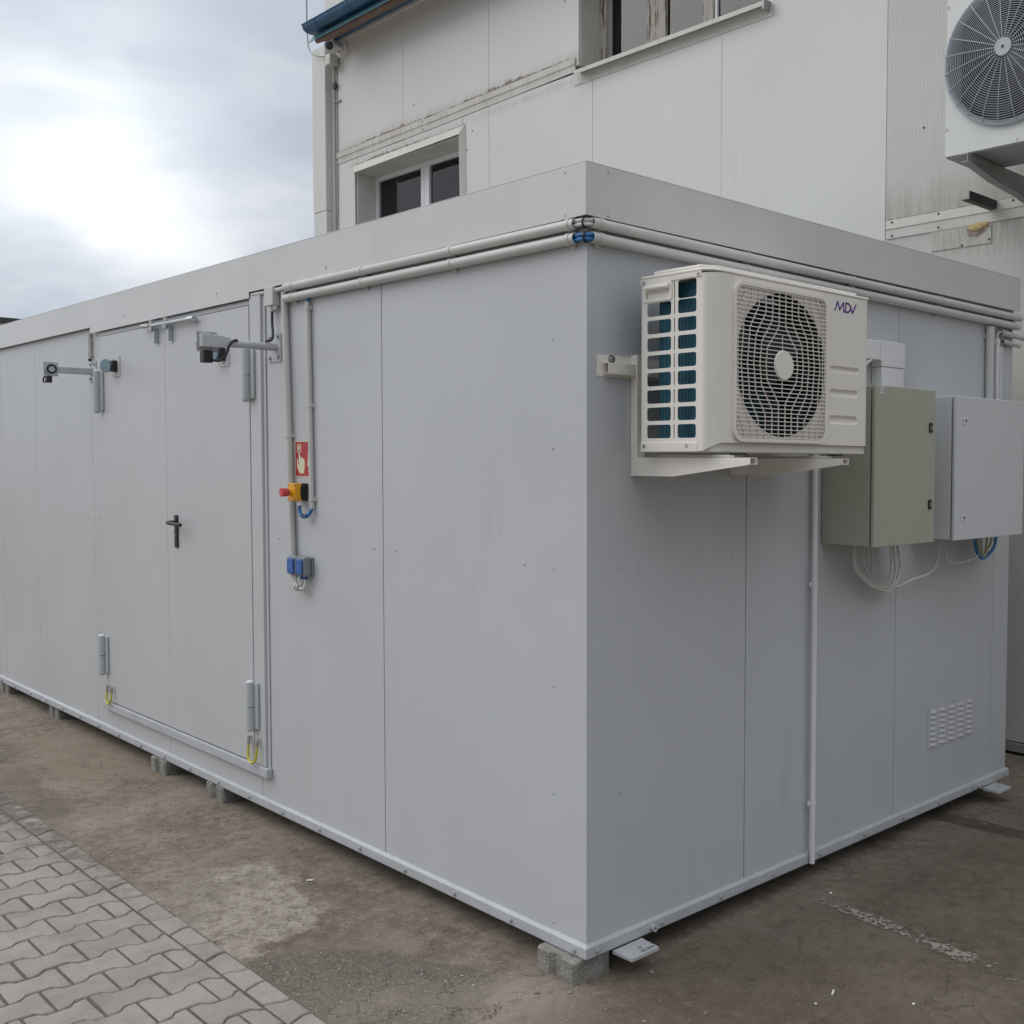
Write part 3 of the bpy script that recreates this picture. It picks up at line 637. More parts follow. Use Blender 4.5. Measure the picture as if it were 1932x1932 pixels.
MB().cyl((cx_, dome(0) - .001, cz_), (cx_, dome(0) - .012, cz_), .052, 28, .049).build('guard_cap', MATS['light_grey_ring'], bf, bevel=.003)
MB().cyl((cx_, dome(0) - .012, cz_), (cx_, dome(0) - .016, cz_), .008, 8).build('cap_screw', M_dkst, bf)
def fan(cx, cy, cz, rad, axis, nb, parent):
    mb = MB()
    for i in range(nb):
        a0 = 2 * math.pi * i / nb
        vs = []; nr_, na = 5, 5
        for a in range(nr_ + 1):
            r = .05 + (rad - .05) * a / nr_
            for k in range(na + 1):
                q = a0 + (.28 + .9 * k / na) * (1.0 if r < rad * .5 else 1.05) + r * .4; dpt = (k / na - .5) * .07
                u_, v_ = r * math.cos(q), r * math.sin(q)
                vs.append((cx + u_, cy + dpt, cz + v_) if axis == 'y' else (cx - dpt, cy + u_, cz + v_))
        mb.add(vs, [(a * (na + 1) + k, a * (na + 1) + k + 1, (a + 1) * (na + 1) + k + 1, (a + 1) * (na + 1) + k) for a in range(nr_) for k in range(na)], True)
    d = (0, -.04, 0) if axis == 'y' else (.04, 0, 0)
    mb.cyl((cx, cy, cz), (cx + d[0], cy + d[1], cz), .06, 20)
    return mb.build('fan', M_fan, parent)
fan(cx_, YF + .10, cz_, .36, 'y', 4, bf)
B(-.45, .50, YF + .16, YF + .18, 3.67, 4.69).build('fan_backplate', M_dark, bf)
sc0 = MB().cyl((-.452, YF + .009, 3.97), (-.452, YF + .002, 3.97), .012, 12, .010).build('screw', M_wtrim, bf, loc=(-.452, YF + .009, 3.97)); sz_ = LOC[sc0.name]
sc0.location = Vector((-.452, YF + .009, 3.80)) - LOC[bf.name]; dup(sc0, (-.455, YF + .009, 4.50)); dup(sc0, (-.012, YF + .009, 3.662))
def bracket(x0, lab):
    bk = thing('wall_bracket', (x0, F, 3.5), lab, 'bracket', 'brackets under the large fan unit')
    pts = [(3.16, 3.636), (F - .003, 3.636), (F - .003, 3.495), (3.83, 3.515), (3.5, 3.54), (3.18, 3.592), (3.16, 3.592)]
    mb = MB(); mb.prism([(q[0], q[1]) for q in pts], (x0 + .048, 0, 0), (0, 1, 0), (0, 0, 1), (.004, 0, 0))
    mb.box(x0, x0 + .048, 3.17, F - .003, 3.632, 3.636)
    bt = pts[3:6]
    for a, b_ in ((pts[2], pts[3]), (pts[3], pts[4]), (pts[4], pts[5])):
        mb.add([(x0, a[0], a[1]), (x0 + .048, a[0], a[1]), (x0 + .048, b_[0], b_[1]), (x0, b_[0], b_[1]), (x0, a[0], a[1] + .003), (x0 + .048, a[0], a[1] + .003), (x0 + .048, b_[0], b_[1] + .003), (x0, b_[0], b_[1] + .003)], [(0, 1, 2, 3), (7, 6, 5, 4), (0, 4, 5, 1), (2, 6, 7, 3), (0, 3, 7, 4)])
    mb.build('arm', M_galv, bk); MB().cyl((x0 + .02, 3.23, 3.59), (x0 + .02, 3.23, 3.632), .008, 8).build('bolt', M_steel, bk)
bracket(-.345, 'galvanised cantilever bracket under left edge of the large fan unit'); bracket(.36, 'galvanised cantilever bracket under right side of the large fan unit')
ang = MB(); ang.box(-.518, -.512, 3.59, F - .002, 3.484, 3.535); ang.box(-.567, -.519, 3.59, F - .002, 3.482, 3.488)
tag(ang.build('steel_angle', M_dkst, loc=(-.515, F, 3.5)), 'short dark steel angle bar sticking out of the building wall', 'steel bar')

# ------------------------------------------------------------------ container
ct = thing('container', (-3.5, 1.6, .085), 'long light grey clad technical container with double door standing on concrete blocks', 'container')
LX = -7.05; WY = 3.166; ZT = 2.885; ZR = .137; ZP = 2.80
B(LX + .03, -.03, .03, WY - .03, .10, 2.75).build('core', M_gap, ct)
def lp_(x0, x1, z0, z1, g=.0018): B(x0 + g, x1 - g, 0, .029, z0, z1).build('wall_panel', M_panel, ct, bevel=.0012)
def rp_(y0, y1, z0, z1, g=.0018): B(-.029, 0, y0 + g, y1 - g, z0, z1).build('wall_panel', M_panelx, ct, bevel=.0012)
for a_, b_ in ((LX, -6.86), (-6.86, -6.02), (-6.02, -4.855)): lp_(a_, b_, ZR, ZP)
lp_(-4.855, -3.672, ZR, .25); lp_(-3.672, -2.497, ZR, .25); lp_(-4.855, -4.66, .25, ZP, .0005); B(-2.60, -2.4975, 0, .029, .25, ZP).build('wall_panel', M_panel, ct)
B(-4.659, -2.601, 0.0, .029, 2.645, ZP).build('door_header', M_trim, ct)
lp_(-2.497, -1.328, ZR, ZP, .003)
B(-1.325, -.0, 0, .029, ZR, ZP).build('wall_panel', M_panel, ct, bevel=.0012)
B(-.029, -.0, .0295, .866, ZR, ZP).build('wall_panel', M_panelx, ct, bevel=.0012)
for a_, b_ in ((.869, 2.0), (2.0, 2.985), (2.985, WY)): rp_(a_, b_, ZR, ZP)
B(LX, -.03, WY - .029, WY, ZR, ZP).build('wall_panel', M_panel, ct); B(LX, LX + .029, .0295, WY - .03, ZR, ZP).build('wall_panel', M_panelx, ct)
# corner cover strip wrapping the corner
B(-.19, .0012, -.0012, -.0003, ZR, ZP).build('corner_strip', M_panel, ct); B(.0003, .0012, -.0002, .175, ZR, ZP).build('corner_strip', M_panelx, ct)
# base rail
RL = [(-.001, .085), (.010, .085), (.015, .090), (.0155, .128), (.002, .138), (-.001, .138)]
mb = MB(); vs = []; n = len(RL)
for o_, z_ in RL: vs.append((LX - max(o_, 0), -o_, z_))
for o_, z_ in RL: vs.append((o_, -o_, z_))
for o_, z_ in RL: vs.append((o_, WY + o_, z_))
fs = []
for k in range(2):
    for i in range(n): fs.append((k * n + i, (k + 1) * n + i, (k + 1) * n + (i + 1) % n, k * n + (i + 1) % n))
mb.add(vs, fs); mb.add([vs[i] for i in range(n)], [tuple(range(n))[::-1]]); mb.add([vs[2 * n + i] for i in range(n)], [tuple(range(n))])
mb.build('base_rail', M_rail, ct, bevel=.002)
B(LX + .01, -.01, .01, WY - .01, .086, .0995).build('floor_frame', M_gap, ct)
b0 = hexbolt((-1.517, -.0165, .111), (0, -1, 0), .0075, .006, .011).build('bolt', M_bolt, ct, loc=(-1.517, -.0165, .111))
for xx in (-1.149, -.787, -.417, -.049, -1.884, -2.252, -2.616, -2.982, -3.355, -3.72, -4.08, -4.44, -4.80, -5.154, -5.516, -5.87, -6.232, -6.587, -6.95): dup(b0, (xx, -.0165, .108))
b1 = hexbolt((.0165, .041, .108), (1, 0, 0), .0075, .006, .011).build('bolt', M_bolt, ct, loc=(.0165, .041, .108))
for yy in (.371, .71, 1.045, 1.38, 1.731, 2.071, 2.411, 2.76, 3.12): dup(b1, (.0165, yy, .109))
for yy in (.316, 2.824): MB().hollow((.01, yy, .107), (.034, yy, .107), .013, .006, 14).build('earth_terminal', M_rail, ct, loc=(.01, yy, .107))
# rivets
r0 = rivet((-.181, -.0013, 2.296), (0, -1, 0)).build('rivet', M_bolt, ct, loc=(-.181, -.0013, 2.296))
for zz in (1.906, 1.47, 1.042, .646, .166): dup(r0, (-.180, -.0013, zz))
for xx in (-.347, -1.227, -1.402, -2.291, -4.767, -4.956, -5.934, -6.121, -6.775): dup(r0, (xx, -.0005, 1.475))
for q in ((-.084, 2.869), (-.084, 2.72), (-1.75, 2.74), (-2.9, 2.74), (-4.2, 2.74)): dup(r0, (q[0], -.0275, q[1] - .003))
r1 = rivet((.0013, .164, 2.32), (1, 0, 0)).build('rivet', M_bolt, ct, loc=(.0013, .164, 2.32))
for zz in (1.907, 1.472, 1.04, .652, .168): dup(r1, (.0013, .164, zz))
for yy in (.26, .777, .948): dup(r1, (.0005, yy, 1.473))
for q in ((.075, 2.866), (.075, 2.716)): dup(r1, (.0275, q[0], q[1]))
# parapet sheet, cut lower above the door
E_ = .0265
mb = MB()
mb.box(LX - .03, -4.79, -E_, -E_ + .0015, 2.711, ZT); mb.box(-4.7898, -2.5242, -E_ - .0003, -E_ + .0012, 2.674, ZT); mb.box(-2.524, E_, -E_, -E_ + .0015, 2.704, ZT)
mb.box(E_ - .0015, E_, -E_ + .0016, WY + E_, 2.704, ZT); mb.box(LX - .03, E_, WY + E_ - .0015, WY + E_ - .0001, 2.711, ZT); mb.box(LX - .03, LX - .0285, -E_, WY + E_, 2.711, ZT - .0005)
mb.build('parapet', M_par, ct)
B(LX - .026, E_ - .003, -E_ + .003, WY + E_ - .003, 2.805, 2.815).build('roof', M_roof, ct)
mb = MB(); mb.box(LX - .03, E_ + .001, -E_ - .001, .03, ZT + .0003, ZT + .003); mb.box(-.03, E_ + .001, .0302, WY + E_ + .001, ZT + .0003, ZT + .003); mb.build('coping', M_par, ct, bevel=.001)
mb = MB(); mb.box(-.084 - .022, E_ + .0008, -E_ - .0012, -E_ - .0002, 2.705, ZT - .001); mb.box(E_ + .0001, E_ + .0011, -E_ - .0012, .10, 2.705, ZT - .001); mb.build('parapet_corner', M_par, ct)
# door frame
fr = MB(); fr.box(-2.538, -2.420, -.020, -.0005, .3015, 2.70); fr.box(-2.420, -2.395, -.008, -.0005, .25, 2.70)
fr.box(-4.664, -2.546, -.008, -.0005, 2.646, 2.672)
fr.build('door_frame', M_door, ct, bevel=.006)
B(-4.68, -2.385, -.032, -.0006, .252, .300).build('threshold', M_rail, ct, bevel=.004)
dl = B(-4.635, -3.6108, -.020, .020, .306, 2.640).build('door', M_door, ct, bevel=.003, loc=(-4.635, -.02, .306)); dr = B(-3.6096, -2.548, -.020, .020, .306, 2.640).build('door', M_door, ct, bevel=.003, loc=(-2.548, -.02, .306))
B(-2.5475, -2.5385, -.012, .01, .306, 2.60).build('seal', M_gap, ct); B(-4.635, -2.55, -.010, .01, .3005, .3055).build('seal', M_gap, ct)
B(-2.64, -2.60, -.0207, -.0202, .32, .45).build('label_outline', M_door, dr)
# door handle
hd = MB(); hd.prism(rrect(-3.492, -3.455, 1.36, 1.546, .008), (0, -.0205, 0), (1, 0, 0), (0, 0, 1), (0, -.010, 0)); ho = hd.build('door_handle', M_blk, dr, bevel=.002)
MB().tube([(-3.474, -.030, 1.507), (-3.474, -.062, 1.506), (-3.466, -.076, 1.505), (-3.44, -.080, 1.504), (-3.36, -.076, 1.500), (-3.30, -.072, 1.497)], .0105, 10, 5).build('lever', M_blk, dr)
MB().cyl((-3.474, -.0305, 1.425), (-3.474, -.036, 1.425), .009, 12).build('key_cylinder', M_steel, dr)
# hinges
def hinge(x0, z0, z1, zs, s, par):
    hb = B(x0 - .014 * 1, x0 + .052 * s, -.034, -.0205, z0 + .012, z1 - .01).build('hinge', M_hinge, par, bevel=.004)
    MB().cyl((x0, -.045, z0 + .008), (x0, -.045, zs - .002), .021, 18).build('barrel', M_hinge, hb); MB().cyl((x0, -.045, zs + .002), (x0, -.045, z1 - .008), .021, 18).build('barrel', M_hinge, hb)
    MB().sphere((x0, -.045, z0 + .008), .0205, 14, 8, (1, 1, .6)).build('cap', M_hinge, hb); MB().sphere((x0, -.045, z1 - .008), .0205, 14, 8, (1, 1, .5)).build('cap', M_pvcw, hb)
hinge(-2.528, 2.156, 2.425, 2.285, 1, dr); hinge(-2.528, .475, .735, .60, 1, dr); hinge(-4.63, 2.158, 2.43, 2.292, 1, dl); hinge(-4.63, .475, .735, .60, 1, dl)
# armature discs for the magnets
def arm_disc(x0, z0, par):
    a = MB(); a.prism(rrect(x0 - .062, x0 + .062, z0 - .062, z0 + .062, .006), (0, -.0205, 0), (1, 0, 0), (0, 0, 1), (0, -.004, 0)); ao = a.build('armature_plate', M_trim, par)
    MB().box(x0 - .025, x0 + .025, -.052, -.025, z0 - .035, z0 + .035).build('knuckle', M_rub, ao, bevel=.004)
    d = Vector((.42, -.9, .05)).normalized(); c_ = Vector((x0 - .03, -.055, z0)); MB().cyl(c_, c_ + d * .018, .013, 10).build('pin', M_steel, ao)
    MB().cyl(c_ + d * .018, c_ + d * .030, .041, 28).build('disc', M_disc, ao)
    for dx in (-.05, .05):
        for dz in (-.05, .05): rivet((x0 + dx, -.0246, z0 + dz), (0, -1, 0), .005).build('screw', M_steel, ao)
arm_disc(-4.355, 2.437, dl); arm_disc(-2.83, 2.412, dr)
# latch bar with two zinc keepers
lt = MB().cyl((-3.72, -.045, 2.632), (-3.16, -.045, 2.625), .0115, 14).build('latch_rod', M_zinc, dr)
MB().cyl((-3.20, -.045, 2.625), (-3.14, -.045, 2.624), .019, 14, .014).build('rod_end', M_zinc, dr); MB().cyl((-3.87, -.045, 2.640), (-3.76, -.045, 2.634), .013, 12).build('rod_end', M_zinc, dl)
for x0, par in ((-3.73, dl), (-3.525, dr)):
    mb = MB(); mb.prism([(x0 - .035, 2.62), (x0 + .035, 2.62), (x0 + .035, 2.522), (x0 + .01, 2.522), (x0 - .035, 2.545)], (0, -.0205, 0), (1, 0, 0), (0, 0, 1), (0, -.004, 0)); mb.box(x0 - .035, x0 + .035, -.055, -.0248, 2.615, 2.619); mb.box(x0 + .031, x0 + .035, -.045, -.0248, 2.53, 2.614)
    mb.build('keeper_plate', M_zinc, par); MB().cyl((x0, -.045, 2.60), (x0, -.045, 2.662), .013, 12).build('sleeve', M_pvc, par)
# earthing straps on the doors
def strap(xa, xb, z0, z1, par):
    mb = MB(); mb.tube([(xa, -.036, z1), (xa, -.042, z1 - .05), (xa + .01, -.045, z0 + .015), ((xa + xb) / 2, -.046, z0), (xb - .01, -.045, z0 + .015), (xb, -.042, z1 - .05), (xb, -.036, z1)], .0065, 8, 5); so_ = mb.build('earthing_strap', M_cabley, par)
    for q in (xa, xb): MB().cyl((q, -.037, z1 - .012), (q, -.036, z1 + .02), .009, 8).build('lug', M_steel, so_); hexbolt((q, -.030, z1 + .022), (0, -1, 0), .008, .008, .011).build('strap_bolt', M_steel, so_)
strap(-4.575, -4.50, .298, .385, dl); strap(-2.57, -2.475, .312, .412, dr)
# ventilation grille right face
vgr = MB().plate([(2.313, .397), (2.803, .397), (2.803, .622), (2.313, .622)], [], (.0006, 0, 0), (0, 1, 0), (0, 0, 1), .002).build('vent_grille', M_trim, ct)
l0 = None
for i in range(5):
    for k in range(7):
        y0 = 2.335 + i * .0935; z0 = .585 - k * .0278
        if l0 is None:
            n = 10; vs = []; mb = MB()
            for q in range(n + 1):
                a = q / n; yy = y0 + .060 * a; hgt = math.sin(math.pi * a) ** .5
                vs += [(.0028, yy, z0 + .015 * hgt), (.0028 + .012 * hgt, yy, z0 - .004)]
            mb.add(vs, [(2 * q, 2 * q + 1, 2 * q + 3, 2 * q + 2) for q in range(n)], True)
            l0 = mb.build('louvre', M_trim, vgr, loc=(.0028, y0, z0)); sl0 = B(.0029, .0033, y0 + .005, y0 + .055, z0 - .0045, z0 - .0005).build('louvre_slot', M_gap, vgr, loc=(.0028, y0, z0))
        else: dup(l0, (.0028, y0, z0)); dup(sl0, (.0028, y0, z0))
for q in ((2.325, .61), (2.79, .61), (2.325, .408), (2.79, .408), (2.555, .408), (2.555, .612)): dup(r1, (.0028, q[0], q[1]))
# lifting lugs
def lug(y0, y1, txt):
    mb = MB().plate([(.0175, y0 - .002), (.118, y0), (.118, y1 - .006), (.035, y1), (.0175, y1 + .004)], [circ(.070, (y0 + y1) / 2 + .012, .010, 16)], (0, 0, .073), (1, 0, 0), (0, 1, 0), .012)
    lo = mb.build('lifting_lug', M_rail, ct, bevel=.0015)
    if txt:
        tc = bpy.data.curves.new('t', 'FONT'); tc.body = txt; tc.size = .022; tc.extrude = .0002; ob = bpy.data.objects.new('t', tc); COL.objects.link(ob)
        me = bpy.data.meshes.new_from_object(ob.evaluated_get(bpy.context.evaluated_depsgraph_get())); bpy.data.objects.remove(ob)
        mb = MB(); rot = Matrix.Rotation(R(-90), 4, 'Z')
        mb.add([(rot @ v.co) + Vector((.090, y1 - .012, .0855)) for v in me.vertices], [tuple(f.vertices) for f in me.polygons]); mb.build('marking', M_blk, lo)
lug(.113, .256, '060230'); lug(2.872, 3.015, None)

# ------------------------------------------------------------------ support blocks
def block(x0, x1, y0, y1, lab):
    mb = MB(); w = x1 - x0; mbx = (x0 + x1) / 2; c = .010; nd = .018
    def ring(z, ins):
        a, b_, cc, d = x0 + ins, x1 - ins, y0 + ins, y1 - ins
        return [(a + c, cc, z), (a, cc + c, z), (a, d - c, z), (a + c, d, z), (mbx - w * .16, d, z), (mbx - w * .08, d - nd, z), (mbx + w * .08, d - nd, z), (mbx + w * .16, d, z), (b_ - c, d, z), (b_, d - c, z), (b_, cc + c, z), (b_ - c, cc, z), (mbx + w * .16, cc, z), (mbx + w * .08, cc + nd, z), (mbx - w * .08, cc + nd, z), (mbx - w * .16, cc, z)][::-1]
    r_ = [ring(0, 0), ring(.078, 0), ring(.084, .005)]; n = 16
    for a, b_ in ((0, 1), (1, 2)): mb.add(r_[a] + r_[b_], [(i, (i + 1) % n, n + (i + 1) % n, n + i) for i in range(n)])
    mb.add(r_[2], [tuple(range(n))])
    tag(mb.build('concrete_block', M_conc, loc=((x0 + x1) / 2, y0, 0)), lab, 'concrete block', 'concrete blocks carrying the container')
block(-.220, -.004, -.052, .122, 'chipped concrete block under the near corner of the container')
block(-3.15, -2.94, -.018, .16, 'concrete block under rail just below the door threshold end')
block(-3.905, -3.69, -.030, .15, 'concrete block under rail below the middle of the door')
block(-5.87, -5.665, 0.0, .17, 'concrete block under rail second from the far left end')
block(-7.06, -6.85, .0, .17, 'concrete block under rail at the far left end of container')

# ------------------------------------------------------------------ conduits
def conduit(lab, a, b_, r, ma=M_pvc, clips=(), group=None, name='conduit', hollow=True, clipdir=(0, 0, 0)):
    a = Vector(a); b_ = Vector(b_); o = thing(name, a, lab, 'conduit', group)
    (MB().hollow(a, b_, r, r * .84, 20) if hollow else MB().cyl(a, b_, r, 16)).build('pipe', ma, o)
    d = (b_ - a).normalized(); cdv = Vector(clipdir)
    for c_ in clips:
        p = a + (b_ - a) * c_; mb = MB(); mb.hollow(p - d * .009, p + d * .009, r + .0025, r + .0003, 20)
        q = p + cdv * (r + .001)
        s_ = d.cross(cdv).normalized(); A = [q + s_ * k1 * (r + .010) + d * k2 * .010 + cdv * k3 for k3 in (-.006, .0) for k1, k2 in ((-1, -1), (1, -1), (1, 1), (-1, 1))]
        mb.add(A, [(0, 3, 2, 1), (4, 5, 6, 7), (0, 1, 5, 4), (1, 2, 6, 5), (2, 3, 7, 6), (3, 0, 4, 7)])
        mb.build('clip', ma, o)
    return o
GL = 'grey conduits along the container walls'
conduit('upper grey conduit running under the parapet of the long side', (-2.14, -.026, 2.685), (-.030, -.026, 2.681), .019, clips=(.035, .335, .65, .985), group=GL, clipdir=(0, 1, 0))
conduit('lower grey conduit running under the parapet of the long side', (-2.145, -.024, 2.634), (-.030, -.024, 2.632), .0195, clips=(.035, .335, .65, .985), group=GL, clipdir=(0, 1, 0))
conduit('upper grey conduit along the short side above the air conditioner', (.026, .0, 2.681), (.026, 3.195, 2.668), .019, clips=(.012, .26, .49, .73, .985), group=GL, clipdir=(-1, 0, 0))
conduit('lower grey conduit along the short side above the air conditioner', (.024, .0, 2.632), (.024, 3.18, 2.620), .0195, clips=(.012, .26, .49, .73, .985), group=GL, clipdir=(-1, 0, 0))
conduit('thicker upright conduit left of the red sign down to blue switches', (-2.165, -.018, 2.668), (-2.112, -.018, 1.39), .0155, clips=(.54,), group=GL, clipdir=(0, 1, 0))
conduit('thinner upright conduit right of the red sign', (-1.945, -.0135, 2.60), (-1.925, -.0135, 1.632), .0115, clips=(.028, .50, .955), group=GL, clipdir=(0, 1, 0))
conduit('short upright conduit above the left door magnet', (-4.838, -.014, 2.68), (-4.838, -.014, 2.515), .0125, clips=(.3, .85), group=GL, clipdir=(0, 1, 0))
conduit('white downpipe on the short side reaching below the base rail', (.030, 1.297, 2.15), (.030, 1.300, .092), .0125, ma=M_pvcw, clips=(.40, .87), name='drain_pipe', clipdir=(-1, 0, 0))
conduit('thick upright conduit above the light grey cabinet', (.024, 2.855, 2.59), (.024, 2.86, 2.17), .0225, clips=(.12,), group=GL, clipdir=(-1, 0, 0))
conduit('white middle upright conduit above the light grey cabinet', (.020, 2.945, 2.535), (.020, 2.95, 2.17), .013, ma=M_pvcw, clips=(.05,), group=GL, clipdir=(-1, 0, 0))
conduit('thinnest white upright conduit above the light grey cabinet', (.016, 2.993, 2.495), (.016, 2.998, 2.17), .008, ma=M_pvcw, clips=(.07,), group=GL, clipdir=(-1, 0, 0))
conduit('upper horizontal conduit crossing from container to the building', (.020, 2.985, 2.572), (.020, 3.90, 2.545), .0155, clips=(.035,), group=GL, clipdir=(-1, 0, 0))
conduit('short lower horizontal conduit at the far end of the short side', (.020, 3.005, 2.525), (.020, 3.205, 2.517), .012, clips=(.4,), group=GL, clipdir=(-1, 0, 0))
conduit('short conduit stub between door hood and junction box', (-2.50, -.014, 2.690), (-2.337, -.014, 2.688), .0095, group=GL)
tag(MB().tube([(.022, 2.945, 2.53), (.022, 2.95, 2.565), (.022, 2.975, 2.573), (.022, 3.0, 2.572)], .006, 8, 5).build('cable', M_cablew, loc=(.022, 2.945, 2.53)), 'white cable bend joining upright and horizontal conduit above grey cabinet', 'cable')
def corner_cable(z, ma, tie, lab, nm):
    o = thing(nm, (.02, -.02, z), lab, 'cable')
    for k, (dz, dr_) in enumerate(((.008, .0), (-.007, .001), (.0, -.010))):
        mb = MB(); e = .024 + dr_
        mb.tube([(-.12, -e - .001, z + dz), (-.04, -e, z + dz), (-.005, -e, z + dz), (.014, -.016 - dr_ * .5, z + dz), (e, .003, z + dz), (e, .04, z + dz), (e + .001, .12, z + dz)], .0072, 8, 5); mb.build('strand', ma, o)
    MB().hollow((tie, -.020 + (tie + .005) * .3, z), (tie + .006, -.018 + (tie + .006) * .3, z), .0195, .0165, 14).build('cable_tie', M_rub, o)
corner_cable(2.682, M_cablew, .004, 'bundle of white cables bending round the container corner', 'white_cables'); corner_cable(2.632, M_cableb, .008, 'bundle of blue cables bending round the container corner', 'blue_cables')
# junction box by the door hood
j = thing('junction_box', (-2.29, 0, 2.66), 'cream junction box under the parapet at right end of the door', 'junction box')
B(-2.335, -2.245, -.040, -.001, 2.612, 2.704).build('box', M_pvc, j, bevel=.004); MB().cyl((-2.290, -.02, 2.611), (-2.290, -.02, 2.585), .013, 12).build('gland', M_pvc, j); MB().cyl((-2.255, -.02, 2.611), (-2.255, -.02, 2.592), .012, 12).build('gland', M_pvc, j)
MB().cyl((-2.244, -.02, 2.685), (-2.15, -.024, 2.685), .011, 12).build('gland', M_pvc, j)
tag(MB().tube([(-2.290, -.02, 2.585), (-2.287, -.022, 2.53), (-2.265, -.03, 2.47), (-2.262, -.04, 2.445), (-2.28, -.06, 2.437)], .0065, 8, 6).build('cable', M_cablek, loc=(-2.29, -.02, 2.585)), 'black cable dropping from the junction box to the right magnet arm', 'cable')
tag(MB().tube([(-1.944, -.0135, 2.59), (-1.945, -.0135, 2.63)], .0085, 8, 1).build('cable', M_cableb, loc=(-1.944, -.0135, 2.6)), 'short blue cable above the thinner upright conduit', 'cable')

# ------------------------------------------------------------------ door magnets
dm = thing('door_magnet', (-4.83, 0, 2.43), 'door magnet on a square arm left of the door with black ring face', 'door magnet', 'door magnet holders beside the door')
MB().prism(rrect(-4.885, -4.765, 2.362, 2.500, .004), (0, -.0008, 0), (1, 0, 0), (0, 0, 1), (0, -.004, 0)).build('wall_plate', M_rail, dm)
for q in ((-4.858, 2.478), (-4.792, 2.478), (-4.858, 2.385), (-4.792, 2.385)): hexbolt((q[0], -.005, q[1]), (0, -1, 0), .008, .008, .011).build('bolt', M_steel, dm)
B(-4.852, -4.812, -.215, -.005, 2.410, 2.450).build('arm', M_rail, dm, bevel=.003)
B(-4.811, -4.807, -.296, -.214, 2.386, 2.474).build('magnet_plate', M_zinc, dm)
B(-4.852, -4.8115, -.26, -.2155, 2.410, 2.450).build('arm_end', M_rail, dm)
yc, zc = -.254, 2.430
mg = MB().cyl((-4.806, yc, zc), (-4.792, yc, zc), .035, 28).build('magnet', M_zinc, dm); MB().cyl((-4.7918, yc, zc), (-4.791, yc, zc), .031, 28).build('ring', M_rub, mg); MB().cyl((-4.7909, yc, zc), (-4.7895, yc, zc), .018, 20).build('core', M_zinc, mg)
B(-4.835, -4.80, -.280, -.250, 2.345, 2.387).build('terminal_box', M_rub, dm); MB().tube([(-4.82, -.287, 2.385), (-4.82, -.295, 2.365), (-4.82, -.293, 2.348), (-4.82, -.28, 2.350)], .005, 8, 4).build('cable', M_cablek, dm)
tag(MB().cyl((-4.838, -.015, 2.514), (-4.838, -.015, 2.498), .010, 10).build('cable', M_cablek, loc=(-4.838, -.015, 2.5)), 'black cable end below the short conduit at left magnet', 'cable')
dm = thing('door_magnet', (-2.30, 0, 2.43), 'door magnet on a round arm right of the door with disc facing left', 'door magnet', 'door magnet holders beside the door')
MB().prism(rrect(-2.365, -2.235, 2.342, 2.482, .004), (0, -.0008, 0), (1, 0, 0), (0, 0, 1), (0, -.005, 0)).build('wall_plate', M_rail, dm)
for q in ((-2.345, 2.462), (-2.262, 2.466), (-2.345, 2.364), (-2.262, 2.366)): hexbolt((q[0], -.006, q[1]), (0, -1, 0), .009, .009, .012).build('bolt', M_steel, dm)
MB().cyl((-2.285, -.006, 2.413), (-2.285, -.235, 2.413), .0185, 18).build('arm', M_rail, dm)
mb = MB(); mb.prism([(-.235, 2.400), (-.235, 2.436), (-.29, 2.446), (-.372, 2.446), (-.372, 2.388), (-.30, 2.388)], (-2.305, 0, 0), (0, 1, 0), (0, 0, 1), (.04, 0, 0)); mb.build('arm_end', M_rail, dm, bevel=.003)
B(-2.3105, -2.3062, -.382, -.285, 2.368, 2.462).build('magnet_plate', M_rail, dm)
for q in ((-.375, 2.455), (-.305, 2.455), (-.375, 2.385), (-.305, 2.385)): hexbolt((-2.306, q[0], q[1]), (1, 0, 0), .005, .004, .006).build('bolt', M_steel, dm)
MB().cyl((-2.311, -.333, 2.418), (-2.350, -.333, 2.418), .039, 28).build('magnet', M_zinc, dm)
B(-2.345, -2.300, -.352, -.308, 2.318, 2.3745).build('terminal_box', M_rub, dm, bevel=.002)
MB().tube([(-2.30, -.312, 2.330), (-2.28, -.285, 2.328), (-2.262, -.265, 2.352), (-2.262, -.25, 2.395), (-2.265, -.225, 2.425), (-2.268, -.205, 2.428)], .0065, 8, 6).build('cable', M_cablek, dm)

# ------------------------------------------------------------------ sign, emergency stop, switches
sg = thing('fire_alarm_sign', (-2.02, 0, 1.866), 'red sign with pale hand pressing a button behind the thin conduit', 'sign')
x0, x1, z0, z1 = -2.108, -1.942, 1.781, 1.951
B(x0, x1, -.0022, -.0008, z0, z1).build('plate', M_signw, sg); B(x0 + .004, x1 - .004, -.0026, -.0023, z0 + .0035, z1 - .0035).build('red_field', M_signr, sg)
def C2(px, py):  # sign coordinates (0..1 across the visible left part, 0..1 down)
    return (x0 + (px - 643) * (.1265 / 127.0) * 1.0, z1 - (py - 307) * (z1 - z0) / 345.0)
hand = [(680, 405), (690, 405), (692, 462), (700, 458), (706, 470), (714, 464), (720, 476), (728, 474), (734, 486), (738, 500), (738, 560), (732, 590), (732, 620), (688, 620), (676, 590), (663, 560), (662, 480), (667, 476), (672, 482), (674, 530), (681, 540)]
MB().prism([C2(*q) for q in hand][::-1], (0, -.0027, 0), (1, 0, 0), (0, 0, 1), (0, -.0004, 0)).build('hand_symbol', M_signw, sg)
o_ = [C2(664, 415), C2(705, 415), C2(705, 338), C2(664, 338)]; i_ = [C2(670, 406), C2(699, 406), C2(699, 347), C2(670, 347)]
MB().plate(o_, [i_], (0, -.0027, 0), (1, 0, 0), (0, 0, 1), .0004).build('button_symbol', M_signw, sg)
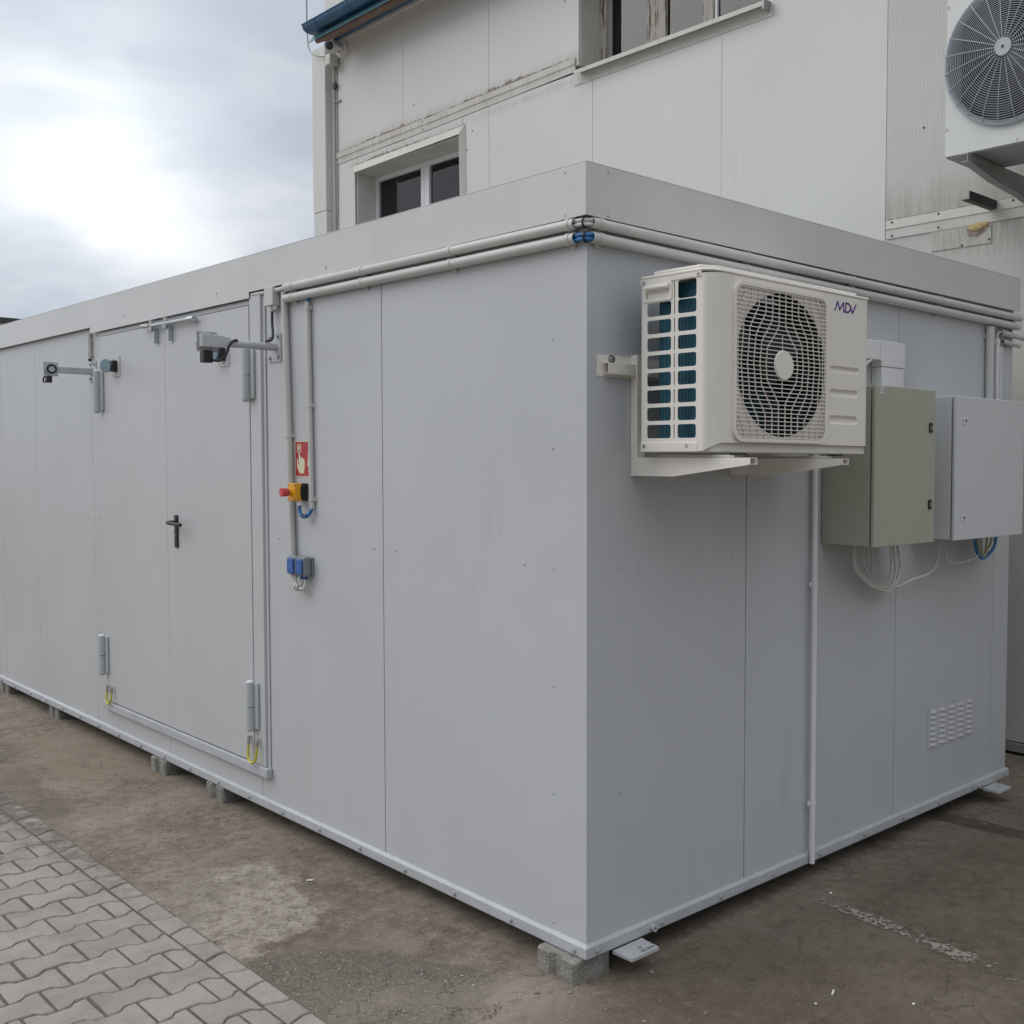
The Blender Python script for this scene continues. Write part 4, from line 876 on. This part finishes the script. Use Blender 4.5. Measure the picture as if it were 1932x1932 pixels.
MB().prism([(C2(684, 376)[0] + .0085 * math.cos(a / 16 * 6.283), C2(684, 376)[1] + .0115 * math.sin(a / 16 * 6.283)) for a in range(16)], (0, -.0027, 0), (1, 0, 0), (0, 0, 1), (0, -.0004, 0)).build('dot_symbol', M_signw, sg)
fl = [(745, 520), (756, 528), (760, 400), (772, 385), (778, 420), (790, 410), (795, 470), (800, 560), (790, 615), (770, 620), (760, 590), (766, 570), (756, 545)]
MB().prism([(C2(*q)[0] + .012, C2(*q)[1]) for q in fl][::-1], (0, -.0027, 0), (1, 0, 0), (0, 0, 1), (0, -.0004, 0)).build('flame_symbol', M_signw, sg)
es = thing('emergency_stop', (-2.02, 0, 1.70), 'yellow emergency stop box with red mushroom button below the sign', 'emergency stop')
B(-2.056, -1.986, -.030, -.0008, 1.668, 1.750).build('base', M_rub, es, bevel=.003); B(-2.056, -1.986, -.068, -.0305, 1.668, 1.750).build('cover', M_yel, es, bevel=.004)
MB().prism([(0, 0), (-.008, .012), (-.011, .04), (-.008, .068), (0, .080), (.012, .080), (.012, 0)], (-1.9855, -.030, 1.669), (0, 1, 0), (0, 0, 1), (.001, 0, 0)).build('side_patch', M_rub, es)
MB().cyl((-2.021, -.0685, 1.708), (-2.021, -.080, 1.708), .0155, 20).build('collar', M_yel, es); MB().cyl((-2.021, -.080, 1.708), (-2.021, -.086, 1.708), .011, 16).build('neck', M_rub, es)
MB().cyl((-2.021, -.086, 1.708), (-2.021, -.118, 1.708), .0185, 24, .0205).build('button', M_red, es, bevel=.004)
for q in ((-2.05, 1.743), (-1.992, 1.743), (-2.05, 1.675), (-1.992, 1.675)): MB().cyl((q[0], -.068, q[1]), (q[0], -.0695, q[1]), .003, 8).build('screw', M_dkst, es)
MB().cyl((-2.005, -.034, 1.667), (-2.005, -.034, 1.645), .013, 12).build('gland', M_pvcw, es)
bl = thing('blue_cable_loop', (-1.96, -.03, 1.6), 'blue cable loop hanging from emergency stop to thin conduit', 'cable')
MB().tube([(-2.005, -.034, 1.645), (-2.003, -.036, 1.62), (-1.988, -.036, 1.600), (-1.965, -.033, 1.592), (-1.940, -.026, 1.602), (-1.926, -.018, 1.625), (-1.925, -.0135, 1.65)], .0085, 8, 6).build('strand', M_cableb, bl)
MB().hollow((-1.975, -.034, 1.597), (-1.968, -.033, 1.595), .0105, .0085, 12).build('cable_tie', M_rub, bl); MB().hollow((-1.950, -.03, 1.597), (-1.945, -.028, 1.600), .0105, .0085, 12).build('cable_tie', M_rub, bl)
sw = thing('light_switch', (-2.02, 0, 1.355), 'grey double surface switch with two blue rockers below the conduit', 'switch')
B(-2.100, -1.936, -.012, -.0008, 1.312, 1.402).build('back_plate', M_sgrey, sw, bevel=.006)
for a_, b_ in ((-2.100, -2.022), (-2.016, -1.938)):
    ho_ = B(a_, b_, -.052, -.0125, 1.310, 1.404).build('housing', M_sgrey, sw, bevel=.010)
    B(a_ + .009, b_ - .009, -.061, -.0525, 1.320, 1.392).build('rocker', M_blue, sw, bevel=.005); B((a_ + b_) / 2 - .004, (a_ + b_) / 2 + .004, -.0615, -.0611, 1.350, 1.362).build('rocker_mark', M_sgrey, sw)
for q, ma in ((-2.085, M_pvc), (-2.06, M_pvc), (-2.0, M_blue), (-1.965, M_blue)): MB().cyl((q, -.03, 1.310), (q, -.03, 1.296), .010, 10).build('gland', ma, sw)
wl = thing('white_cable_loop', (-2.03, -.03, 1.27), 'white cable loops tied together below the blue switches', 'cable')
for k, (xa, xb, zb) in enumerate(((-2.085, -1.965, 1.247), (-2.06, -1.999, 1.256), (-2.075, -1.97, 1.252))):
    MB().tube([(xa, -.03, 1.298), (xa + .004, -.032, 1.272), (xa + .025, -.034, zb + .004), ((xa + xb) / 2, -.034, zb), (xb - .015, -.034, zb + .003), (xb - .002, -.032, 1.272), (xb, -.03, 1.298)], .0052, 8, 6).build('strand', M_cablew, wl)
for q in (-2.045, -2.015): MB().hollow((q, -.034, 1.251), (q + .005, -.034, 1.251), .0145, .0125, 14).build('cable_tie', M_rub, wl)

# ------------------------------------------------------------------ air conditioner
ac = thing('air_conditioner', (.26, .64, 1.893), 'cream split air conditioner outdoor unit with purple logo on the short side', 'air conditioner')
ys, ye, xb_, xf = .169, 1.105, .10, .42
holes = []
for k in range(9):
    zt = 2.477 - k * .0605; hh = .062 if k == 0 else .047; zt = zt if k == 0 else 2.470 - .0605 * k + .002
    holes.append(rrect(.276, .362, zt - hh, zt, .009, 3))
    if k: holes.append(rrect(.128, .244, zt - hh, zt, .009, 3))
    holes.append([(.2575, zt - hh), (.2625, zt - hh), (.2625, zt), (.2575, zt)])
holes.append(rrect(.125, .238, 2.425, 2.448, .004, 2))
MB().plate([(xb_, 1.897), (.386, 1.897), (.386, 2.488), (xb_, 2.488)], holes, (0, ys + .0025, 0), (1, 0, 0), (0, 0, 1), .0025).build('side_panel', M_cream, ac)
MB().prism(rrect(.112, .249, 2.418, 2.480, .008), (0, ys, 0), (1, 0, 0), (0, 0, 1), (0, -.0035, 0))
hb = MB().plate(rrect(.112, .249, 2.416, 2.481, .008), [rrect(.124, .240, 2.424, 2.452, .006)], (0, ys - .0002, 0), (1, 0, 0), (0, 0, 1), .004).build('handle_plate', M_cream, ac, bevel=.001)
B(.122, .242, ys + .004, ys + .03, 2.42, 2.455).build('handle_recess', M_wire, ac); MB().cyl((.128, ys - .008, 2.463), (.238, ys - .008, 2.463), .009, 12).build('grip', M_cream, ac, bevel=.002)
# front: flat face with round opening and three pressed recesses, curved left corner
def pill(y0, y1, z0, z1): return rrect(y0, y1, z0, z1, (z1 - z0) / 2 - .0005, 5)
pills = [pill(.855, 1.045, 2.203, 2.228), pill(.852, 1.041, 2.112, 2.140), pill(.849, 1.037, 2.006, 2.040)]
FC = (.5625, 2.206)
MB().plate([(.240, 1.925), (ye - .012, 1.925), (ye - .012, 2.496), (.240, 2.496)], [circ(*FC, .256, 64)] + pills, (xf - .003, 0, 0), (0, 1, 0), (0, 0, 1), .003).build('front_panel', M_cream, ac)
for pl_ in pills:
    cy_ = sum(q[0] for q in pl_) / len(pl_); cz2 = sum(q[1] for q in pl_) / len(pl_); n = len(pl_); mb = MB()
    inn = [(cy_ + (q[0] - cy_) * .93, cz2 + (q[1] - cz2) * .55 + .002) for q in pl_]
    mb.add([(xf - .001, q[0], q[1]) for q in pl_] + [(xf - .010, q[0], q[1]) for q in inn], [(i, (i + 1) % n, n + (i + 1) % n, n + i) for i in range(n)] + [tuple(range(n, 2 * n))], True); mb.build('pressed_recess', M_cream, ac)
cr = MB(); n = 12; vs = []
for k in range(n + 1):
    a = math.pi / 2 * k / n; xx = .386 + (xf - .386) * math.sin(a); yy = .240 - (.240 - ys) * math.cos(a)
    vs += [(xx, yy, 1.897 + .028 * min(1, max(0, (k / n - .15) * 1.3))), (xx, yy, 2.490 + .006 * k / n)]
cr.add(vs, [(2 * k, 2 * k + 2, 2 * k + 3, 2 * k + 1) for k in range(n)], True); cr.build('corner_panel', M_cream, ac)
mb = MB(); vs = []; n = 6
for k in range(n + 1):
    a = math.pi / 2 * k / n; vs += [(xf - .012 + .012 * math.cos(a), ye - .012 + .012 * math.sin(a), 1.925), (xf - .012 + .012 * math.cos(a), ye - .012 + .012 * math.sin(a), 2.496)]
mb.add(vs, [(2 * k, 2 * k + 2, 2 * k + 3, 2 * k + 1) for k in range(n)], True); mb.box(xb_, xf - .012, ye - .003, ye, 1.9, 2.49); mb.build('side_panel', M_cream, ac)
mb = MB(); mb.prism([(xb_ - .002, ys - .003), (.37, ys - .003), (.405, .20), (xf - .012, .26), (xf - .012, ye + .002), (xb_ - .002, ye + .002)], (0, 0, 1.893), (1, 0, 0), (0, 1, 0), (0, 0, .034)); mb.build('base_pan', M_wire, ac, bevel=.003)
lid = MB(); lid.prism([(xb_ - .004, ys - .003), (.386, ys - .003), (.415, .20), (xf + .002, .245), (xf + .002, ye + .002), (xb_ - .004, ye + .002)], (0, 0, 2.4965), (1, 0, 0), (0, 1, 0), (0, 0, .012))
lid.prism([(xb_ + .05, ys + .008), (.37, ys + .008), (xf - .02, .25), (xf - .02, ye - .05), (xb_ + .02, ye - .05), (xb_ + .02, ys + .06)], (0, 0, 2.5086), (1, 0, 0), (0, 1, 0), (0, 0, .014)); lid.build('lid', M_cream, ac, bevel=.005)
B(xb_ - .003, .386, ys - .0035, ys - .0005, 2.480, 2.4963).build('lid_edge', M_cream, ac)
# raised rounded frame round the grille
gy0, gy1, gz0, gz1 = .288, .826, 1.930, 2.478
MB().plate(rrect(gy0, gy1, gz0, gz1, .045, 8), [rrect(gy0 + .012, gy1 - .012, gz0 + .012, gz1 - .012, .035, 8)], (xf + .0002, 0, 0), (0, 1, 0), (0, 0, 1), .010).build('grille_frame', M_cream, ac, bevel=.003)
gw = MB(); nb = 36
def inset(z):   # half width available inside the rounded frame
    d = max(0, .045 - min(z - gz0, gz1 - z)); return (.045 - math.sqrt(max(0, .045 ** 2 - d * d))) if d > 0 else 0
for k in range(nb):
    zz = gz0 + .016 + (gz1 - gz0 - .032) * k / (nb - 1); e = inset(zz) + .010
    gw.box(xf + .004, xf + .0085, gy0 + e, gy1 - e, zz - .0015, zz + .0015)
ts = [(-1) ** s * (i + .5) * .0375 for i in range(7) for s in (0, 1)]
for tt in ts:
    P = []
    at_ = abs(tt)
    for k in range(57):
        zz = gz0 + .012 + (gz1 - gz0 - .024) * k / 56; dz = abs(zz - FC[1])
        e0 = .045 + at_ * .55; e1 = e0 + .085; S_ = 1 - max(0, min(1, (dz - e0) / (e1 - e0))); S_ = S_ * .75 + S_ * S_ * (3 - 2 * S_) * .25
        bulge = .062 * S_ * (1 - .35 * at_ / .24) + .012 * max(0, 1 - dz / .10)
        yy = (gy0 + gy1) / 2 + tt + math.copysign(bulge if at_ < .235 else 0, tt)
        if gy0 + .012 + inset(zz) < yy < gy1 - .012 - inset(zz): P.append((xf + .0025, yy, zz))
    if len(P) > 3: gw.tube(P, .0028, 5, 1, False)
gw.box(xf + .001, xf + .004, FC[0] - .006, FC[0] - .002, FC[1] + .05, FC[1] + .11); gw.box(xf + .001, xf + .004, FC[0] - .006, FC[0] - .002, FC[1] - .11, FC[1] - .05)
gw.build('grille', M_wire, ac)
MB().cyl((xf + .007, FC[0] - .003, FC[1]), (xf + .014, FC[0] - .003, FC[1]), .054, 36, .051).build('grille_cap', M_cream, ac, bevel=.002)
fan(xf - .09, FC[0], FC[1], .235, 'x', 3, ac)
sh = MB(); n = 48
for i in range(n):
    a0, a1 = 2 * math.pi * i / n, 2 * math.pi * (i + 1) / n; r_ = .258
    sh.add([(xf - .004, FC[0] + r_ * math.cos(a), FC[1] + r_ * math.sin(a)) for a in (a0, a1)] + [(xf - .10, FC[0] + r_ * math.cos(a), FC[1] + r_ * math.sin(a)) for a in (a1, a0)], [(0, 1, 2, 3)], True)
sh.build('shroud', M_fan, ac)
mb = MB(); mb.box(.145, .36, .213, .232, 1.92, 2.478); mb.box(.145, .165, .2325, 1.0, 1.92, 2.478)
for k in range(14): mb.box(.149 + k * .0152, .1505 + k * .0152, .2115, .2131, 1.92, 2.478)
mb.build('coil', M_coil, ac); B(.17, .40, .845, .85, 1.92, 2.48).build('inner_wall', M_fan, ac)
# logo strokes
lg = MB()
def stroke(pts, w):
    for a, b_ in zip(pts[:-1], pts[1:]):
        a_ = Vector((a[0], a[1])); b2 = Vector((b_[0], b_[1])); d = (b2 - a_).normalized(); nn = Vector((-d.y, d.x)) * w / 2; a_ -= d * w * .3; b2 += d * w * .3
        lg.prism([tuple(a_ + nn), tuple(a_ - nn), tuple(b2 - nn), tuple(b2 + nn)][::-1], (xf + .0003, 0, 0), (0, 1, 0), (0, 0, 1), (.0004, 0, 0))
def LP(px, py): return (.878 + (px - 1485) * .00134 * (1), 2.4655 - (py - 573) * .00058 - (px - 1485) * .000)
Lp = lambda u, v: (.880 + .140 * u, 2.437 + .034 * v)
stroke([Lp(0, 0), Lp(.13, 1), Lp(.22, .15), Lp(.40, 1), Lp(.42, 0)], .0074)
stroke([Lp(.52, 1), Lp(.48, 0), Lp(.62, .02), Lp(.72, .25), Lp(.74, .7), Lp(.66, .97), Lp(.50, 1)], .0070)
stroke([Lp(.74, .7), Lp(.83, 0), Lp(1.0, 1)], .0074)
lg.build('logo', M_purple, ac)
MB().plate(circ(1.032, 2.468, .0022, 10), [circ(1.032, 2.468, .0014, 10)], (xf + .0003, 0, 0), (0, 1, 0), (0, 0, 1), .0004).build('logo_mark', M_purple, ac)
for q in ((.115, 2.488), (.372, 2.492)): MB().cyl((q[0], ys - .003, q[1] - .003), (q[0], ys - .008, q[1] - .003), .006, 10).build('screw', M_steel, ac)
for q in ((.116, 1.914), (.322, 1.914)): MB().cyl((q[0], ys, q[1]), (q[0], ys - .005, q[1]), .007, 10).build('screw', M_steel, ac)
for q in ((.79, 2.455), (.79, 1.958)): MB().cyl((xf + .001, q[0], q[1]), (xf + .006, q[0], q[1]), .005, 10).build('screw', M_steel, ac)
# its bracket
bk = thing('wall_bracket', (0, .5, 1.81), 'cream wall bracket with two sloping arms carrying the small air conditioner', 'bracket')
ra = MB(); ra.box(.001, .003, .045, .86, 2.160, 2.236); ra.box(.003, .030, .075, .86, 2.205, 2.2075); ra.box(.003, .030, .075, .86, 2.168, 2.1705); ra.box(.028, .030, .075, .86, 2.171, 2.205); ra.build('rail', M_cream, bk)
hexbolt((.003, .113, 2.222), (1, 0, 0), .010, .010, .016).build('rail_bolt', M_steel, bk)
for y0, tip in ((.212, .565), (.765, .545)):
    ar = B(.0305, .034, y0, y0 + .038, 1.808, 2.245).build('upright', M_cream, bk)
    ar2 = MB(); ar2.box(.002, .0345, y0 + .0001, y0 + .003, 1.808, 2.244); ar2.build('upright_flange', M_cream, bk)
    a2 = MB(); a2.prism([(.035, 1.874), (.035, 1.808), (.215, 1.808), (tip - .04, 1.846), (tip, 1.852), (tip, 1.874)][::-1], (0, y0, 0), (1, 0, 0), (0, 0, 1), (0, .0025, 0))
    a2.box(.035, tip - .002, y0 + .0026, y0 + .038, 1.8715, 1.874); a2.box(tip - .045, tip, y0 + .0026, y0 + .038, 1.8515, 1.854); a2.box(tip - .045, tip, y0 + .0355, y0 + .038, 1.8541, 1.8714)
    a2.build('arm', M_cream, bk)
    hexbolt((.0345, y0 + .018, 1.860), (1, 0, 0), .008, .006, .011).build('arm_bolt', M_steel, bk)
    mb = MB(); mb.box(.13, .49, y0 + .006, y0 + .034, 1.8745, 1.8835); mb.build('foot_rail', M_pvc, bk, bevel=.002)
    B(.47, .52, y0 + .004, y0 + .034, 1.884, 1.890).build('rubber_pad', M_rub, bk)

# ------------------------------------------------------------------ duct and cabinets
du = thing('cable_duct', (0, 1.85, 2.3), 'white plastic duct elbow between air conditioner and green cabinet', 'duct')
B(.001, .060, .90, 1.745, 2.332, 2.420).build('duct_run', M_pvcw, du, bevel=.004)
mb = MB(); mb.prism([(1.747, 2.328), (1.747, 2.424), (1.940, 2.424), (1.955, 2.410), (1.955, 2.305), (1.758, 2.305), (1.758, 2.328)][::-1], (.001, 0, 0), (0, 1, 0), (0, 0, 1), (.062, 0, 0)); mb.build('elbow', M_pvcw, du, bevel=.004)
B(.001, .060, 1.762, 1.950, 2.12, 2.304).build('duct_run', M_pvcw, du, bevel=.004)
tag(MB().tube([(.05, 1.60, 2.26), (.05, 1.63, 2.30), (.05, 1.67, 2.325), (.045, 1.69, 2.335)], .010, 8, 4).build('cable', M_cablew, loc=(.05, 1.6, 2.3)), 'wrapped white cable entering the duct from below beside the air conditioner', 'cable')
def cabinet(nm, lab, xa, y0, y1, z0, z1, ma, xdoor):
    o = thing(nm, (0, (y0 + y1) / 2, z0), lab, 'cabinet')
    B(.004, xdoor, y0 + .003, y1 - .003, z0 + .003, z1 - .003).build('body', ma, o, bevel=.004); B(xdoor + .0002, xdoor + .0085, y0 + .016, y1 - .016, z0 + .016, z1 - .016).build('gasket', M_gap, o)
    d = B(xdoor + .0087, xa, y0, y1, z0, z1).build('door', ma, o, bevel=.004); return o, d
gc, gd_ = cabinet('electrical_cabinet', 'khaki green steel cabinet with two black locks beside the air conditioner', .28, 1.376, 1.870, 1.497, 2.190, M_green, .254)
for zz in (2.020, 1.672):
    lk = MB().prism(rrect(1.812, 1.838, zz - .022, zz + .022, .006), (.2803, 0, 0), (0, 1, 0), (0, 0, 1), (.006, 0, 0)).build('lock', M_blk, gd_, bevel=.0015); MB().hollow((.2865, 1.825, zz), (.288, 1.825, zz), .009, .006, 16).build('key_ring', M_steel, lk)
st = MB().prism([(1.408, 2.155), (1.452, 2.155), (1.452, 2.184), (1.408, 2.184)], (.2803, 0, 0), (0, 1, 0), (0, 0, 1), (.0004, 0, 0)).build('sticker', M_paper, gd_)
mb = MB(); mb.box(.2809, .2811, 1.411, 1.426, 2.178, 2.181); mb.build('sticker_print', M_signr, st)
mb = MB()
for q in (2.172, 2.167, 2.162): mb.box(.2809, .2811, 1.411, 1.430, q, q + .0016)
for k in range(9): mb.box(.2809, .2811, 1.438, 1.449, 2.159 + k * .0025, 2.159 + k * .0025 + .0014)
mb.build('sticker_print', M_blk, st)
lc, ld = cabinet('electrical_cabinet', 'light grey steel cabinet with two square locks at far end of short side', .25, 2.107, 2.812, 1.490, 2.180, M_lgrey, .224)
for zz in (2.063, 1.598):
    lk = MB().prism(rrect(2.178, 2.206, zz - .016, zz + .016, .003), (.2503, 0, 0), (0, 1, 0), (0, 0, 1), (.004, 0, 0)).build('lock', M_pvcw, ld, bevel=.001); MB().cyl((.2544, 2.194, zz), (.256, 2.194, zz), .0065, 14).build('key_slot', M_dkst, lk)
# cables below
def cable(lab, pts, r, ma, nm='hanging_cable', g='cables hanging below the cabinets'):
    tag(MB().tube(pts, r, 8, 6).build(nm, ma, loc=pts[0]), lab, 'cable', g)
X8 = .08
cable('outermost white cable of the loop below the green cabinet', [(X8, 1.523, 1.50), (X8, 1.525, 1.44), (X8, 1.545, 1.375), (X8, 1.66, 1.300), (X8, 1.79, 1.263), (X8, 1.86, 1.285), (X8, 1.905, 1.35), (X8, 1.90, 1.42), (X8, 1.875, 1.50)], .0075, M_cablew)
cable('second white cable of the loop below the green cabinet', [(X8 - .02, 1.55, 1.50), (X8 - .02, 1.555, 1.43), (X8 - .02, 1.60, 1.365), (X8 - .01, 1.70, 1.300), (X8, 1.80, 1.278), (X8, 1.85, 1.30), (X8 - .01, 1.885, 1.36), (X8 - .01, 1.87, 1.42), (X8 - .01, 1.858, 1.50)], .0065, M_cablew)
cable('thin white cable inside the loop below the green cabinet', [(X8 - .02, 1.62, 1.50), (X8 - .02, 1.625, 1.42), (X8 - .02, 1.67, 1.35), (X8 - .01, 1.75, 1.295), (X8 - .01, 1.81, 1.287), (X8 - .02, 1.855, 1.33), (X8 - .02, 1.86, 1.40), (X8 - .02, 1.845, 1.50)], .005, M_cablew)
cable('greyish cable dropping straight below the green cabinet middle', [(X8 - .02, 1.695, 1.50), (X8 - .02, 1.697, 1.42), (X8 - .02, 1.71, 1.345), (X8 - .015, 1.75, 1.31), (X8 - .01, 1.80, 1.295)], .005, M_pvc)
cable('short grey cable near the middle below the green cabinet', [(X8 - .025, 1.66, 1.50), (X8 - .025, 1.662, 1.43), (X8 - .02, 1.685, 1.36), (X8 - .015, 1.73, 1.315)], .0045, M_pvc)
cable('white cable swinging from green cabinet loop up to grey cabinet', [(X8, 1.84, 1.285), (X8, 1.90, 1.276), (X8, 2.02, 1.300), (X8, 2.15, 1.313), (X8, 2.225, 1.345), (X8, 2.255, 1.40), (X8, 2.252, 1.495)], .007, M_cablew)
cable('white cable sagging below the left half of the grey cabinet', [(X8, 2.318, 1.495), (X8, 2.322, 1.43), (X8, 2.345, 1.375), (X8, 2.44, 1.352), (X8, 2.53, 1.355), (X8, 2.62, 1.367), (X8, 2.66, 1.38)], .0065, M_cablew)
cable('left blue cable loop below the grey cabinet', [(X8, 2.625, 1.495), (X8, 2.628, 1.44), (X8, 2.66, 1.385), (X8, 2.71, 1.360), (X8, 2.77, 1.375), (X8, 2.83, 1.41), (X8, 2.85, 1.45), (X8, 2.855, 1.495)], .0085, M_cableb)
cable('yellow cable loop below the grey cabinet', [(X8, 2.65, 1.495), (X8, 2.655, 1.44), (X8, 2.675, 1.39), (X8, 2.715, 1.362), (X8, 2.745, 1.40), (X8, 2.755, 1.495)], .007, mat('tan_cable', (.45, .34, .14), .5, var=.2))
cable('pale green cable loop below the grey cabinet', [(X8, 2.69, 1.495), (X8, 2.695, 1.43), (X8, 2.72, 1.372), (X8, 2.76, 1.40), (X8, 2.80, 1.44), (X8, 2.81, 1.495)], .008, mat('pale_green_cable', (.42, .48, .40), .5, var=.2))
